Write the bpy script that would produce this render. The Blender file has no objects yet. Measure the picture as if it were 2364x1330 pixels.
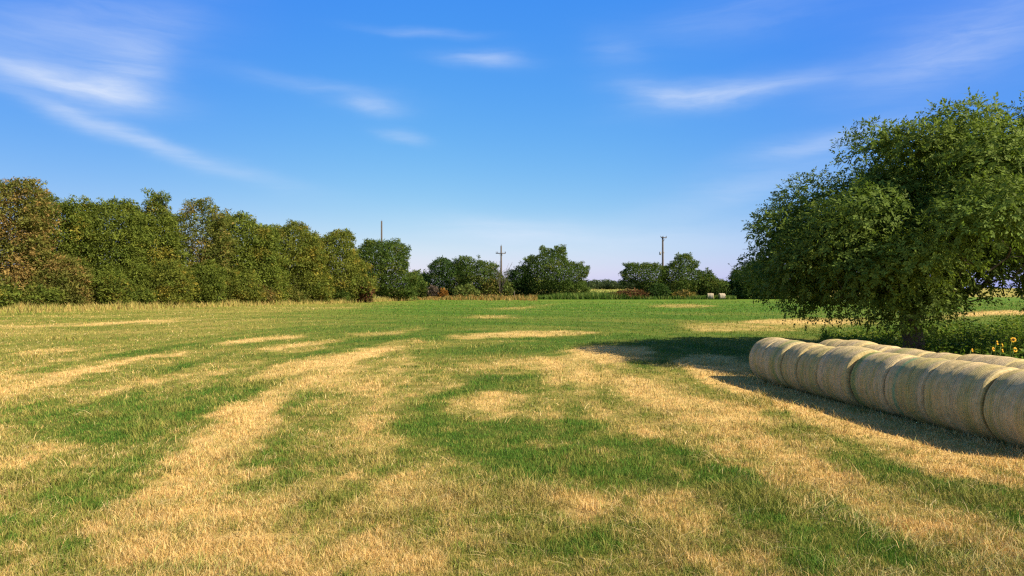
import bpy, math, random
import numpy as np

# ------------------------------------------------------------------ camera
sc = bpy.context.scene
COL = sc.collection
CAM_H = 3.2
F, CX, CY = 1576.0, 1182.0, 665.0          # focal length and principal point of the photograph, in its pixels
cam_d = bpy.data.cameras.new('camera')
cam_d.sensor_width = 36.0
cam_d.lens = 36.0 * F / 2364.0
cam_d.clip_start = 0.05
cam_d.clip_end = 9000.0
cam = bpy.data.objects.new('camera', cam_d)
COL.objects.link(cam)
cam.location = (0, 0, CAM_H)
cam.rotation_euler = (math.radians(90), 0, 0)
sc.camera = cam

# ------------------------------------------------------------------ light
SUN_EL = math.radians(38.0)
SUN_AZ = math.radians(118.0)               # clockwise from +Y (the view direction): behind the camera, to the right
EXPOSURE = 0.95
sun_d = bpy.data.lights.new('sun', 'SUN')
sun_d.energy = 5.0
sun_d.angle = math.radians(0.5)
sun_d.color = (1.0, 0.87, 0.66)
sun = bpy.data.objects.new('sun', sun_d)
COL.objects.link(sun)
sun.location = (30, -20, 40)
sun.rotation_euler = (math.pi / 2 - SUN_EL, 0, math.pi - SUN_AZ)
sc.view_settings.view_transform = 'Standard'
sc.view_settings.look = 'None'
sc.view_settings.exposure = EXPOSURE
sc.view_settings.gamma = 1.0
sc.view_settings.use_curve_mapping = False
sc.render.engine = 'CYCLES'
sc.cycles.use_denoising = False
sc.cycles.max_bounces = 6
sc.cycles.transparent_max_bounces = 4
sc.cycles.filter_width = 1.3


class Nodes:
    """small helper for building node trees"""
    def __init__(self, nt):
        self.nt = nt

    def new(self, kind, **kw):
        n = self.nt.nodes.new(kind)
        for k, v in kw.items():
            setattr(n, k, v)
        return n

    def link(self, a, b):
        self.nt.links.new(a, b)

    def put(self, sock, v):
        if isinstance(v, bpy.types.NodeSocket):
            self.link(v, sock)
        else:
            sock.default_value = v

    def m(self, op, a, b=None, c=None, clamp=False):
        n = self.new('ShaderNodeMath', operation=op)
        n.use_clamp = clamp
        self.put(n.inputs[0], a)
        if b is not None:
            self.put(n.inputs[1], b)
        if c is not None:
            self.put(n.inputs[2], c)
        return n.outputs[0]

    def mix(self, fac, a, b, blend='MIX'):
        n = self.new('ShaderNodeMix', data_type='RGBA', blend_type=blend)
        self.put(n.inputs[0], fac)
        self.put(n.inputs[6], a)
        self.put(n.inputs[7], b)
        return n.outputs[2]

    def noise(self, vec, scale, detail=4.0, rough=0.55, dist=0.0):
        n = self.new('ShaderNodeTexNoise')
        self.put(n.inputs['Vector'], vec)
        n.inputs['Scale'].default_value = scale
        n.inputs['Detail'].default_value = detail
        n.inputs['Roughness'].default_value = rough
        n.inputs['Distortion'].default_value = dist
        return n.outputs['Fac']

    def vec(self, x, y, z):
        n = self.new('ShaderNodeCombineXYZ')
        for i, v in enumerate((x, y, z)):
            self.put(n.inputs[i], v)
        return n.outputs[0]

    def ramp(self, fac, stops):
        n = self.new('ShaderNodeValToRGB')
        self.put(n.inputs[0], fac)
        e = n.color_ramp.elements
        while len(e) < len(stops):
            e.new(0.5)
        for k, (p, c) in enumerate(stops):
            e[k].position = p
            e[k].color = (*c, 1) if len(c) == 3 else c
        return n.outputs[0]


# ------------------------------------------------------------------ sky with thin cirrus
world = bpy.data.worlds.new('World')
sc.world = world
world.use_nodes = True
world.node_tree.nodes.clear()
N = Nodes(world.node_tree)
sky = N.new('ShaderNodeTexSky', sky_type='NISHITA')
sky.sun_disc = False
sky.sun_elevation = SUN_EL
sky.sun_rotation = SUN_AZ
sky.altitude = 200
sky.air_density = 1.0
sky.dust_density = 0.6
sky.ozone_density = 2.5
hs = N.new('ShaderNodeHueSaturation')
hs.inputs['Saturation'].default_value = 1.22
hs.inputs['Hue'].default_value = 0.508
hs.inputs['Value'].default_value = 1.0
N.link(sky.outputs[0], hs.inputs['Color'])
sc_ = N.new('ShaderNodeSeparateColor')
N.link(hs.outputs[0], sc_.inputs[0])
cc_ = N.new('ShaderNodeCombineColor')
for i_, (k_, g_) in enumerate(((0.536, 1.22), (1.276, 0.71), (4.9, 0.05))):       # deep clear blue overhead, pale at the horizon
    N.link(N.m('MULTIPLY', N.m('POWER', N.m('MAXIMUM', sc_.outputs[i_], 0.001), g_), k_), cc_.inputs[i_])
tc = N.new('ShaderNodeTexCoord')
sep = N.new('ShaderNodeSeparateXYZ')
N.link(tc.outputs['Generated'], sep.inputs[0])
DX, DY, DZ = sep.outputs
az = N.m('ARCTAN2', DX, DY)
el = N.m('ARCSINE', DZ)
# upper sky out of view tinted dim and less blue, to warm the shade
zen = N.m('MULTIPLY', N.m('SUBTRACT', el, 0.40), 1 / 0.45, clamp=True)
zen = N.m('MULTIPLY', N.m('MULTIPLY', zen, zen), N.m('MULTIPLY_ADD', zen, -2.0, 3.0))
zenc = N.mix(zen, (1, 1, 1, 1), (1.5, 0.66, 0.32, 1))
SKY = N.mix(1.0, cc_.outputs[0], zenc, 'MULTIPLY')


def srange(v, a, b):
    mr = N.new('ShaderNodeMapRange', interpolation_type='SMOOTHSTEP')
    N.put(mr.inputs[0], v)
    mr.inputs[1].default_value, mr.inputs[2].default_value = a, b
    return mr.outputs[0]


# the sky is bluest a little to either side of the north
aa = N.m('ABSOLUTE', az)
sidef = N.m('MULTIPLY', srange(aa, 0.08, 0.66), N.m('SUBTRACT', 1.0, srange(aa, 0.85, 1.5)))
SKY = N.mix(1.0, SKY, N.mix(sidef, (1.08, 1, 1, 1), (0.76, 0.76, 1, 1)), 'MULTIPLY')
# wispy displacement of the cloud coordinates
wv = N.vec(N.m('MULTIPLY', az, 2.2), N.m('MULTIPLY', el, 7.0), 0.0)
w1 = N.m('SUBTRACT', N.noise(wv, 2.2, 5, 0.55), 0.5)
wv2 = N.vec(N.m('MULTIPLY_ADD', az, 2.0, 7.3), N.m('MULTIPLY_ADD', el, 6.0, 3.1), 2.0)
w2 = N.m('SUBTRACT', N.noise(wv2, 2.0, 5, 0.55), 0.5)
azw = N.m('MULTIPLY_ADD', w1, 0.11, az)
elw = N.m('MULTIPLY_ADD', w2, 0.040, el)
fib = N.noise(N.vec(N.m('MULTIPLY', azw, 3.0), N.m('MULTIPLY', elw, 22.0), 1.0), 2.0, 7, 0.62, 0.4)
fibm = N.m('MAXIMUM', N.m('MULTIPLY_ADD', fib, 2.3, -0.15), 0.0)
# column and row of the photograph where each wisp stands, tilt (deg), half length and half height in the same pixels, strength
CIRRUS = [
    (215, 202, -6, 150, 30, .34), (275, 180, 14, 95, 52, .30), (60, 168, -14, 110, 22, .30), (150, 70, 15, 260, 80, .20), (330, 120, 55, 130, 60, .10),
    (170, 262, -16, 170, 16, .22), (330, 325, -18, 220, 20, .20), (560, 395, -14, 180, 22, .10),
    (1120, 138, -2, 85, 17, .34), (975, 75, -3, 110, 9, .14), (860, 250, -4, 75, 15, .30), (920, 310, -10, 45, 12, .24), (720, 200, -6, 170, 18, .12),
    (1630, 222, 5, 150, 28, .34), (1540, 212, -8, 120, 26, .18), (1780, 205, 8, 130, 20, .22), (1420, 120, -10, 60, 34, .10),
    (2160, 140, 12, 190, 44, .22), (2300, 60, 8, 260, 90, .14), (1900, 320, 10, 170, 26, .24), (1750, 430, 12, 260, 40, .16),
    (1180, 535, -4, 190, 26, .34), (1450, 560, 2, 380, 40, .16), (1750, 30, 4, 260, 50, .10),
]
tot = None
for px_, py_, t, hw_, hh_, amp in CIRRUS:
    a0 = math.atan((px_ - CX) / F)
    e0 = math.atan((CY - py_) / F * math.cos(a0))
    la, lb = hw_ / F * math.cos(a0), hh_ / F * math.cos(a0)
    ct, st = math.cos(math.radians(t)), math.sin(math.radians(t))
    da = N.m('SUBTRACT', azw, a0)
    de = N.m('SUBTRACT', elw, e0)
    u = N.m('ADD', N.m('MULTIPLY', da, ct / la), N.m('MULTIPLY', de, st / la))
    v = N.m('ADD', N.m('MULTIPLY', da, -st / lb), N.m('MULTIPLY', de, ct / lb))
    g = N.m('MULTIPLY', N.m('ADD', N.m('MULTIPLY', u, u), N.m('MULTIPLY', v, v)), -1.0)
    g = N.m('MULTIPLY', N.m('EXPONENT', g), amp)
    tot = g if tot is None else N.m('ADD', tot, g)
cl = N.m('MINIMUM', N.m('MULTIPLY', tot, fibm), 0.8, clamp=True)
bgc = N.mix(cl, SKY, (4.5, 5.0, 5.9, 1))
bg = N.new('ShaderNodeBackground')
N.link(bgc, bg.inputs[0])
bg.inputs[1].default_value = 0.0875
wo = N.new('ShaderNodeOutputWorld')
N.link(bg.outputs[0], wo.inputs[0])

# ------------------------------------------------------------------ numpy helpers
def rng(seed):
    return np.random.default_rng(seed)


def sstep(a, b, x):
    t = np.clip((np.asarray(x, float) - a) / (b - a), 0, 1)
    return t * t * (3 - 2 * t)


def _hash(ix, iy, seed):
    h = (ix.astype(np.int64) * 374761393 + iy.astype(np.int64) * 668265263 + seed * 974634777) & 0xffffffff
    h = ((h ^ (h >> 13)) * 1274126177) & 0xffffffff
    h = (h ^ (h >> 16)) & 0xffffff
    return h / float(0xffffff)


def vnoise(x, y, seed=0):
    x = np.asarray(x, float)
    y = np.asarray(y, float)
    ix, iy = np.floor(x), np.floor(y)
    fx, fy = x - ix, y - iy
    fx = fx * fx * (3 - 2 * fx)
    fy = fy * fy * (3 - 2 * fy)
    a = _hash(ix, iy, seed)
    b = _hash(ix + 1, iy, seed)
    c = _hash(ix, iy + 1, seed)
    d = _hash(ix + 1, iy + 1, seed)
    return (a * (1 - fx) + b * fx) * (1 - fy) + (c * (1 - fx) + d * fx) * fy


def fbm(x, y, octv=4, seed=0):
    s, a, t = 0.0, 1.0, 0.0
    for k in range(octv):
        s = s + a * vnoise(x * 2 ** k + 17.3 * k, y * 2 ** k - 9.1 * k, seed + k)
        t += a
        a *= 0.55
    return s / t


def build(name, verts, faces, mat, parent=None, colors=None, smooth=False, vecs=None):
    """faces: list of integer arrays (n,3) or (n,4); colors: (nverts,3)"""
    me = bpy.data.meshes.new(name)
    verts = np.ascontiguousarray(verts, dtype=np.float32)
    nv = len(verts)
    me.vertices.add(nv)
    me.vertices.foreach_set('co', verts.ravel())
    faces = [np.asarray(f, dtype=np.int32) for f in faces if len(f)]
    loops = np.concatenate([f.ravel() for f in faces])
    sizes = np.concatenate([np.full(len(f), f.shape[1], np.int32) for f in faces])
    starts = np.concatenate([[0], np.cumsum(sizes)[:-1]]).astype(np.int32)
    me.loops.add(len(loops))
    me.loops.foreach_set('vertex_index', loops)
    me.polygons.add(len(sizes))
    me.polygons.foreach_set('loop_start', starts)
    me.polygons.foreach_set('loop_total', sizes)
    if smooth:
        me.polygons.foreach_set('use_smooth', np.ones(len(sizes), bool))
    if colors is not None:
        at = me.attributes.new('tint', 'FLOAT_COLOR', 'POINT')
        c4 = np.ones((nv, 4), np.float32)
        c4[:, :3] = colors
        at.data.foreach_set('color', c4.ravel())
    if vecs is not None:
        at = me.attributes.new('wrap_co', 'FLOAT_VECTOR', 'POINT')
        at.data.foreach_set('vector', np.ascontiguousarray(vecs, np.float32).ravel())
    me.update()
    me.validate()
    if mat is not None:
        me.materials.append(mat)
    o = bpy.data.objects.new(name, me)
    COL.objects.link(o)
    if parent is not None:
        o.parent = parent
    return o


def tag(o, label=None, cat=None, group=None, kind=None):
    if label:
        o['label'] = label
    if cat:
        o['category'] = cat
    if group:
        o['group'] = group
    if kind:
        o['kind'] = kind
    return o


def empty(name, loc, label, cat, group=None, rz=0.0):
    o = bpy.data.objects.new(name, None)
    o.empty_display_size = 0.3
    COL.objects.link(o)
    o.location = loc
    o.rotation_euler = (0, 0, rz)
    return tag(o, label, cat, group)


class MB:
    """collects shapes into one mesh"""
    def __init__(self):
        self.v, self.q, self.t, self.c, self.n = [], [], [], [], 0

    def add(self, v, q=None, t=None, c=None):
        v = np.asarray(v, float)
        if q is not None and len(q):
            self.q.append(np.asarray(q) + self.n)
        if t is not None and len(t):
            self.t.append(np.asarray(t) + self.n)
        self.v.append(v)
        if c is not None:
            self.c.append(np.broadcast_to(np.asarray(c, float), (len(v), 3)))
        self.n += len(v)

    def tube(self, pts, rad, sides=7, c=None, cap=True):
        pts = np.asarray(pts, float)
        rad = np.broadcast_to(np.asarray(rad, float), (len(pts),))
        d = np.gradient(pts, axis=0)
        d /= np.linalg.norm(d, axis=1)[:, None] + 1e-9
        ref = np.array([0.31, 0.95, 0.08]) if abs(d[0][2]) > 0.7 else np.array([0.05, 0.1, 1.0])
        s = np.cross(d, ref)
        s /= np.linalg.norm(s, axis=1)[:, None] + 1e-9
        u = np.cross(s, d)
        a = np.linspace(0, 2 * np.pi, sides, endpoint=False)
        ring = pts[:, None, :] + rad[:, None, None] * (np.cos(a)[None, :, None] * s[:, None, :] + np.sin(a)[None, :, None] * u[:, None, :])
        n = len(pts)
        i = np.arange(n - 1)[:, None] * sides
        j = np.arange(sides)[None, :]
        j2 = (j + 1) % sides
        q = np.stack([i + j, i + j2, i + sides + j2, i + sides + j], -1).reshape(-1, 4)
        v = ring.reshape(-1, 3)
        t = None
        if cap:
            v = np.vstack([v, pts[0], pts[-1]])
            b, e = n * sides, n * sides + 1
            jj = np.arange(sides)
            k = (jj + 1) % sides
            t = np.vstack([np.stack([np.full(sides, b), k, jj], -1),
                           np.stack([np.full(sides, e), (n - 1) * sides + jj, (n - 1) * sides + k], -1)])
        self.add(v, q, t, c)

    def box(self, x0, x1, y0, y1, z0, z1, c=None):
        v = [(x, y, z) for z in (z0, z1) for y in (y0, y1) for x in (x0, x1)]
        q = [(0, 2, 3, 1), (4, 5, 7, 6), (0, 1, 5, 4), (2, 6, 7, 3), (0, 4, 6, 2), (1, 3, 7, 5)]
        self.add(v, q, None, c)

    def build(self, name, mat, parent=None, smooth=False):
        fs = []
        if self.q:
            fs.append(np.vstack(self.q))
        if self.t:
            fs.append(np.vstack(self.t))
        return build(name, np.vstack(self.v), fs, mat, parent, np.vstack(self.c) if self.c else None, smooth)


# ------------------------------------------------------------------ terrain
def gz(y):
    y = np.asarray(y, float)
    return 1.15 * sstep(20, 65, y) + 1.05 * sstep(135, 480, y)


def ground_z(x, y):
    x = np.asarray(x, float)
    y = np.asarray(y, float)
    fade = 1.0 / (1.0 + (np.hypot(x, y) / 60.0) ** 2)
    return gz(y) + fade * (0.05 * (fbm(x / 1.6, y / 1.6, 3, 5) - 0.5) + 0.10 * (fbm(x / 7.0, y / 7.0, 2, 9) - 0.5))


_Y = np.concatenate([np.linspace(4, 70, 1500), np.linspace(70.2, 900, 4000)])
_P = CY + F * (CAM_H - gz(_Y)) / _Y


def ydist(py):
    """distance at which the ground shows at row py of the photograph"""
    return float(np.interp(-py, -_P, _Y))


def gpt(px, py):
    y = ydist(py)
    return ((px - CX) / F * y, y)


def wx(px, y):
    return (px - CX) / F * y


def wz(py, y):
    return CAM_H - (py - CY) / F * y


# ------------------------------------------------------------------ materials
def new_mat(name):
    m = bpy.data.materials.new(name)
    m.use_nodes = True
    m.node_tree.nodes.clear()
    n = Nodes(m.node_tree)
    out = n.new('ShaderNodeOutputMaterial')
    return m, n, out


def tint_out(n, attr='tint'):
    a = n.new('ShaderNodeAttribute', attribute_name=attr)
    return a


def leaf_material(name, trans=0.40, gloss=0.10):
    m, n, out = new_mat(name)
    a = tint_out(n)
    p = n.new('ShaderNodeBsdfPrincipled')
    n.link(a.outputs['Color'], p.inputs['Base Color'])
    p.inputs['Roughness'].default_value = 0.65
    p.inputs['Specular IOR Level'].default_value = gloss
    t = n.new('ShaderNodeBsdfTranslucent')
    n.link(n.mix(0.5, a.outputs['Color'], (0.35, 0.42, 0.06, 1), 'OVERLAY'), t.inputs[0])
    mx = n.new('ShaderNodeMixShader')
    mx.inputs[0].default_value = trans
    n.link(p.outputs[0], mx.inputs[1])
    n.link(t.outputs[0], mx.inputs[2])
    n.link(mx.outputs[0], out.inputs[0])
    return m


def solid_material(name, c1, c2, scale=8.0, rough=0.85, stretch=(1, 1, 1), bump=0.3, spec=0.2):
    m, n, out = new_mat(name)
    co = n.new('ShaderNodeTexCoord')
    mp = n.new('ShaderNodeMapping')
    n.link(co.outputs['Object'], mp.inputs[0])
    mp.inputs['Scale'].default_value = stretch
    f = n.noise(mp.outputs[0], scale, 6, 0.65)
    p = n.new('ShaderNodeBsdfPrincipled')
    n.link(n.ramp(f, [(0.3, c1), (0.7, c2)]), p.inputs['Base Color'])
    p.inputs['Roughness'].default_value = rough
    p.inputs['Specular IOR Level'].default_value = spec
    b = n.new('ShaderNodeBump')
    b.inputs['Strength'].default_value = bump
    b.inputs['Distance'].default_value = 0.03
    n.link(f, b.inputs['Height'])
    n.link(b.outputs[0], p.inputs['Normal'])
    n.link(p.outputs[0], out.inputs[0])
    return m


M_LEAF = leaf_material('leaf')
M_GRASS = leaf_material('grass_blade', 0.25, 0.12)
M_BARK = solid_material('bark', (0.05, 0.038, 0.027), (0.13, 0.105, 0.08), 6, 0.9, (4, 4, 0.7), 0.8)
M_WOOD = solid_material('weathered_pole_wood', (0.055, 0.045, 0.038), (0.12, 0.10, 0.085), 5, 0.85, (6, 6, 0.5), 0.3)
M_METAL = solid_material('grey_metal', (0.22, 0.23, 0.24), (0.32, 0.33, 0.34), 4, 0.5, (1, 1, 1), 0.05, 0.5)
M_CERAMIC = solid_material('brown_ceramic', (0.05, 0.035, 0.03), (0.09, 0.06, 0.05), 4, 0.3, (1, 1, 1), 0.0, 0.5)

# ground sheet
M_GROUND, n, out = new_mat('field_soil_and_thatch')
a = tint_out(n)
co = n.new('ShaderNodeTexCoord')
f1 = n.noise(co.outputs['Object'], 3.0, 8, 0.7)
f2 = n.noise(co.outputs['Object'], 0.35, 5, 0.6)
c = n.mix(1.0, a.outputs['Color'], n.ramp(f1, [(0.25, (0.62, 0.6, 0.55)), (0.75, (1.3, 1.3, 1.3))]), 'MULTIPLY')
c = n.mix(1.0, c, n.ramp(f2, [(0.3, (0.86, 0.9, 0.86)), (0.7, (1.12, 1.08, 1.05))]), 'MULTIPLY')
p = n.new('ShaderNodeBsdfPrincipled')
n.link(c, p.inputs['Base Color'])
p.inputs['Roughness'].default_value = 0.95
p.inputs['Specular IOR Level'].default_value = 0.05
b = n.new('ShaderNodeBump')
b.inputs['Strength'].default_value = 0.7
b.inputs['Distance'].default_value = 0.06
n.link(n.noise(co.outputs['Object'], 14.0, 6, 0.7), b.inputs['Height'])
n.link(b.outputs[0], p.inputs['Normal'])
n.link(p.outputs[0], out.inputs[0])

# ------------------------------------------------------------------ pattern of dry and green grass on the field
# each patch: how dry (1 straw, 0 green), outline on the ground
PATCH = [
    (.90, [(150, 1330), (300, 1150), (400, 1030), (500, 950), (600, 905), (655, 925), (620, 1000), (575, 1060), (580, 1130), (640, 1230), (720, 1330)]),
    (.98, [(470, 1020), (530, 950), (610, 910), (650, 930), (600, 1000), (560, 1050), (510, 1070)]),
    (.97, [(560, 872), (660, 836), (800, 812), (960, 782), (1030, 787), (960, 801), (850, 829), (740, 852), (640, 872)]),
    (.85, [(880, 832), (955, 812), (935, 850), (892, 900), (882, 1000), (850, 1025), (852, 920)]),
    (.85, [(560, 905), (640, 880), (780, 845), (870, 840), (850, 900), (830, 930), (760, 895), (690, 900), (640, 930)]),
    (1.0, [(0, 868), (150, 858), (320, 815), (450, 798), (440, 815), (330, 832), (250, 852), (150, 882), (90, 905), (0, 928), (-300, 960), (-300, 890)]),
    (.88, [(150, 925), (250, 890), (330, 875), (480, 852), (570, 843), (430, 876), (310, 900), (200, 927), (100, 955)]),
    (.85, [(-200, 757), (0, 752), (200, 747), (420, 737), (410, 743), (200, 753), (0, 759)]),
    (.55, [(100, 769), (400, 757), (640, 754), (620, 761), (400, 766), (140, 775)]),
    (.80, [(30, 814), (160, 803), (160, 814), (30, 824)]),
    (.60, [(-100, 838), (120, 828), (140, 838), (-100, 850)]),
    (.95, [(510, 790), (600, 780), (700, 774), (700, 781), (600, 791), (520, 798)]),
    (.92, [(590, 806), (700, 792), (800, 781), (800, 787), (700, 800), (600, 813)]),
    (.80, [(640, 812), (735, 799), (738, 804), (650, 819)]),
    (.65, [(800, 771), (930, 761), (965, 756), (965, 763), (930, 771), (810, 779)]),
    (.85, [(1030, 776), (1130, 767), (1240, 764), (1330, 765), (1410, 770), (1330, 776), (1200, 779), (1060, 784)]),
    (.55, [(900, 792), (1060, 786), (1250, 784), (1120, 796), (930, 806)]),
    (.58, [(1090, 727), (1190, 727), (1170, 735), (1095, 735)]),
    (.50, [(1150, 711), (1240, 706), (1290, 700), (1260, 706), (1200, 715), (1150, 716)]),
    (.66, [(1500, 704), (1590, 702), (1660, 706), (1610, 711), (1510, 709)]),
    (.62, [(1560, 746), (1700, 745), (1860, 733), (2000, 735), (2000, 752), (1800, 765), (1600, 766)]),
    (.80, [(1740, 740), (1800, 736), (1950, 738), (1950, 750), (1800, 752), (1740, 750)]),
    (.90, [(2170, 742), (2210, 722), (2330, 716), (2500, 718), (2500, 726), (2300, 728), (2200, 732)]),
    (.50, [(0, 735), (300, 726), (600, 716), (830, 706), (830, 712), (600, 722), (300, 733), (0, 742)]),
    (.80, [(1050, 840), (1200, 827), (1330, 820), (1440, 836), (1450, 862), (1380, 872), (1200, 852), (1080, 856)]),
    (.97, [(1290, 812), (1420, 794), (1530, 797), (1490, 830), (1440, 838), (1330, 828)]),
    (.97, [(1540, 826), (1640, 813), (1740, 818), (1740, 875), (1900, 950), (1800, 935), (1640, 885), (1580, 852)]),
    (.95, [(1640, 870), (1740, 865), (2364, 1030), (2500, 1070), (2500, 1140), (2364, 1096), (2100, 1035), (1900, 975), (1750, 925)]),
    (.88, [(1260, 832), (1420, 866), (1540, 900), (1660, 955), (1740, 1005), (1900, 1075), (2100, 1145), (2364, 1250), (2500, 1330), (2250, 1310), (2050, 1220), (1850, 1130), (1700, 1060), (1620, 1000), (1500, 945), (1400, 905)]),
    (.90, [(1470, 880), (1640, 925), (1860, 978), (1760, 990), (1600, 955), (1500, 915)]),
    (.85, [(1960, 1040), (2200, 1060), (2364, 1110), (2364, 1130), (2150, 1100)]),
    (.92, [(1690, 1060), (1830, 1075), (1960, 1140), (1900, 1160), (1760, 1110)]),
    # green
    (.06, [(40, 985), (200, 938), (400, 903), (570, 880), (600, 900), (490, 960), (430, 1010), (370, 1045), (200, 1032), (90, 1012)]),
    (.04, [(60, 1120), (200, 1085), (275, 1120), (230, 1165), (60, 1165)]),
    (.25, [(200, 1060), (380, 1040), (330, 1100), (260, 1110)]),
    (.03, [(900, 1000), (895, 935), (1000, 905), (1060, 880), (1200, 876), (1240, 900), (1100, 905), (1010, 930), (1060, 955), (1250, 968), (1400, 978), (1490, 1030), (1610, 1040), (1760, 1120), (1880, 1210), (1700, 1180), (1550, 1130), (1400, 1122), (1350, 1145), (1280, 1115), (1200, 1105), (1100, 1080), (1000, 1040)]),
    (.04, [(1060, 866), (1250, 868), (1250, 895), (1080, 895)]),
    (.15, [(700, 1160), (830, 1110), (850, 1170), (760, 1210)]),
    (.18, [(680, 960), (740, 935), (800, 970), (720, 1000)]),
    (.20, [(580, 1070), (700, 1060), (820, 1040), (760, 1100), (640, 1110)]),
    (.15, [(1850, 1220), (2000, 1240), (2200, 1320), (1900, 1345), (1780, 1290)]),
    (.15, [(1270, 1220), (1345, 1205), (1330, 1262), (1290, 1262)]),
    (.25, [(1960, 1035), (2120, 1085), (2364, 1140), (2364, 1185), (2200, 1140), (2000, 1075)]),
    (.08, [(1340, 786), (1540, 789), (1720, 795), (1730, 825), (1600, 818), (1540, 838), (1500, 806)]),
    (.12, [(230, 822), (400, 799), (560, 778), (430, 808), (260, 830)]),
    (.12, [(300, 858), (420, 836), (450, 844), (320, 870)]),
    (.12, [(660, 822), (760, 805), (840, 795), (800, 808), (700, 826)]),
    (.10, [(1000, 812), (1180, 805), (1320, 800), (1280, 815), (1080, 826)]),
    # dry spots inside the green
    (.90, [(1095, 918), (1160, 902), (1200, 930), (1150, 948), (1095, 934)]),
    (.90, [(1100, 960), (1188, 948), (1182, 967), (1110, 972)]),
    (.85, [(1020, 930), (1060, 924), (1055, 950), (1030, 948)]),
    (.75, [(985, 895), (1048, 884), (1052, 900), (1000, 906)]),
    (.70, [(1240, 1022), (1290, 1020), (1290, 1040), (1250, 1040)]),
    (.92, [(1270, 1150), (1330, 1128), (1385, 1170), (1370, 1205), (1290, 1210)]),
    (.85, [(1440, 1150), (1560, 1135), (1690, 1180), (1640, 1220), (1520, 1208)]),
    (.75, [(1600, 1290), (1720, 1268), (1770, 1310), (1640, 1325)]),
    (.75, [(700, 1340), (800, 1190), (900, 1105), (1000, 1085), (1065, 1150), (1020, 1250), (1000, 1340)]),
    (1.0, [(780, 1097), (850, 1084), (855, 1106), (790, 1108)]),
    (.85, [(0, 1060), (75, 1058), (65, 1088), (0, 1090)]),
    (.80, [(20, 1030), (120, 1012), (130, 1030), (40, 1046)]),
]
PATCH = [(v, np.array([gpt(*q) for q in pl])) for v, pl in PATCH]


def poly_sd(px, py, poly):
    """signed distance to a polygon, positive inside"""
    d = np.full(len(px), 1e9)
    inside = np.zeros(len(px), bool)
    m = len(poly)
    for i in range(m):
        ax, ay = poly[i]
        bx, by = poly[(i + 1) % m]
        ex, ey = bx - ax, by - ay
        t = np.clip(((px - ax) * ex + (py - ay) * ey) / (ex * ex + ey * ey + 1e-12), 0, 1)
        d = np.minimum(d, np.hypot(px - ax - t * ex, py - ay - t * ey))
        cr = (ay > py) != (by > py)
        xi = ax + (py - ay) / (by - ay + 1e-12) * ex
        inside ^= cr & (px < xi)
    return np.where(inside, d, -d)


def dryness(x, y):
    x = np.asarray(x, float)
    y = np.asarray(y, float)
    w = 0.30 + 0.010 * y
    xw = x + 3.2 * w * (fbm(x / 0.9, y / 0.9, 5, 21) - 0.5)
    yw = y + 3.2 * w * (fbm(x / 0.9, y / 0.9, 5, 33) - 0.5)
    near = 1 - sstep(24, 40, y)
    left = sstep(-4, -22, x + 0.05 * y)
    far = 0.10 + 0.36 * left
    d = 0.50 * near + (1 - near) * far
    d = d * (1 - sstep(138, 165, y)) + 0.55 * sstep(138, 165, y)
    for v, pl in PATCH:
        s = 0.16 + 0.016 * pl[:, 1].mean()
        lo, hi = pl.min(0) - s, pl.max(0) + s
        k = (xw > lo[0]) & (xw < hi[0]) & (yw > lo[1]) & (yw < hi[1])
        if not k.any():
            continue
        sd = poly_sd(xw[k], yw[k], pl)
        m = sstep(-s, s, sd)
        d[k] = d[k] * (1 - m) + (v if v > 0.3 else v * 0.8 + 0.10) * m
    ns = near
    # streaks left by the mower: a U-shaped turn round the middle of the field
    arc = y > 28
    rho = np.where(arc, np.hypot(x + 1, (y - 28) * 0.85), np.abs(x + 1))
    al = np.where(arc, np.arctan2((y - 28) * 0.85, -(x + 1)) * rho, np.where(x < -1, y - 28, np.pi * rho + 28 - y))
    wob = 0.8 * fbm(al / 9.0, rho / 9.0, 2, 44)
    d = d + (0.80 - 0.40 * (1 - ns)) * sstep(0.2, 2.5, rho) * (fbm((rho + wob) / 0.75, al / 9.0, 4, 47) - 0.5)
    d = d + 0.34 * ns * sstep(0.2, 2.0, rho) * (fbm((rho + wob) / 0.26, al / 4.5, 3, 48) - 0.5)
    amp = 0.70 * ns + 0.26 * (1 - ns)
    d = d + amp * (fbm(x / 0.6, y / 0.6, 4, 51) - 0.5)
    d = d + 0.40 * ns * (fbm(x / 2.3, y / 2.6, 3, 61) - 0.5)
    d = d + (1 - ns) * 0.46 * (fbm(x / 18.0, y / 2.6 + x / 60, 4, 71) - 0.5)
    return np.clip(d, 0, 1)


G_DARK = np.array([0.060, 0.152, 0.018])
G_MID = np.array([0.108, 0.222, 0.028])
G_FAR = np.array([0.080, 0.205, 0.019])
OLIVE = np.array([0.265, 0.255, 0.058])
STRAW = np.array([0.66, 0.440, 0.168])
PALE = np.array([0.73, 0.57, 0.285])
RUST = np.array([0.47, 0.27, 0.095])


def grass_color(t, r1, r2, y):
    far = sstep(30, 70, y)[:, None]
    g = G_DARK + (G_MID - G_DARK) * r1[:, None]
    g = g * (1 - far) + (G_FAR * (0.85 + 0.3 * r1[:, None])) * far
    s = STRAW + (PALE - STRAW) * r2[:, None] ** 2
    k = (r1 < 0.22)[:, None]
    s = np.where(k, RUST + (STRAW - RUST) * r2[:, None], s)
    t = t[:, None]
    c = np.where(t < 0.5, g + (OLIVE - g) * (t / 0.5), OLIVE + (s - OLIVE) * ((t - 0.5) / 0.5))
    return c


def axis_steps(fine_lo, fine_hi, step, lo, hi, grow):
    v = list(np.arange(fine_lo, fine_hi, step))
    s, p = step, fine_hi
    while p < hi:
        v.append(p)
        s *= grow
        p += s
    v.append(hi)
    s, p = step, fine_lo
    while p > lo:
        s *= grow
        p -= s
        v.append(p)
    return np.array(sorted(set(np.round(v, 4))))


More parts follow.
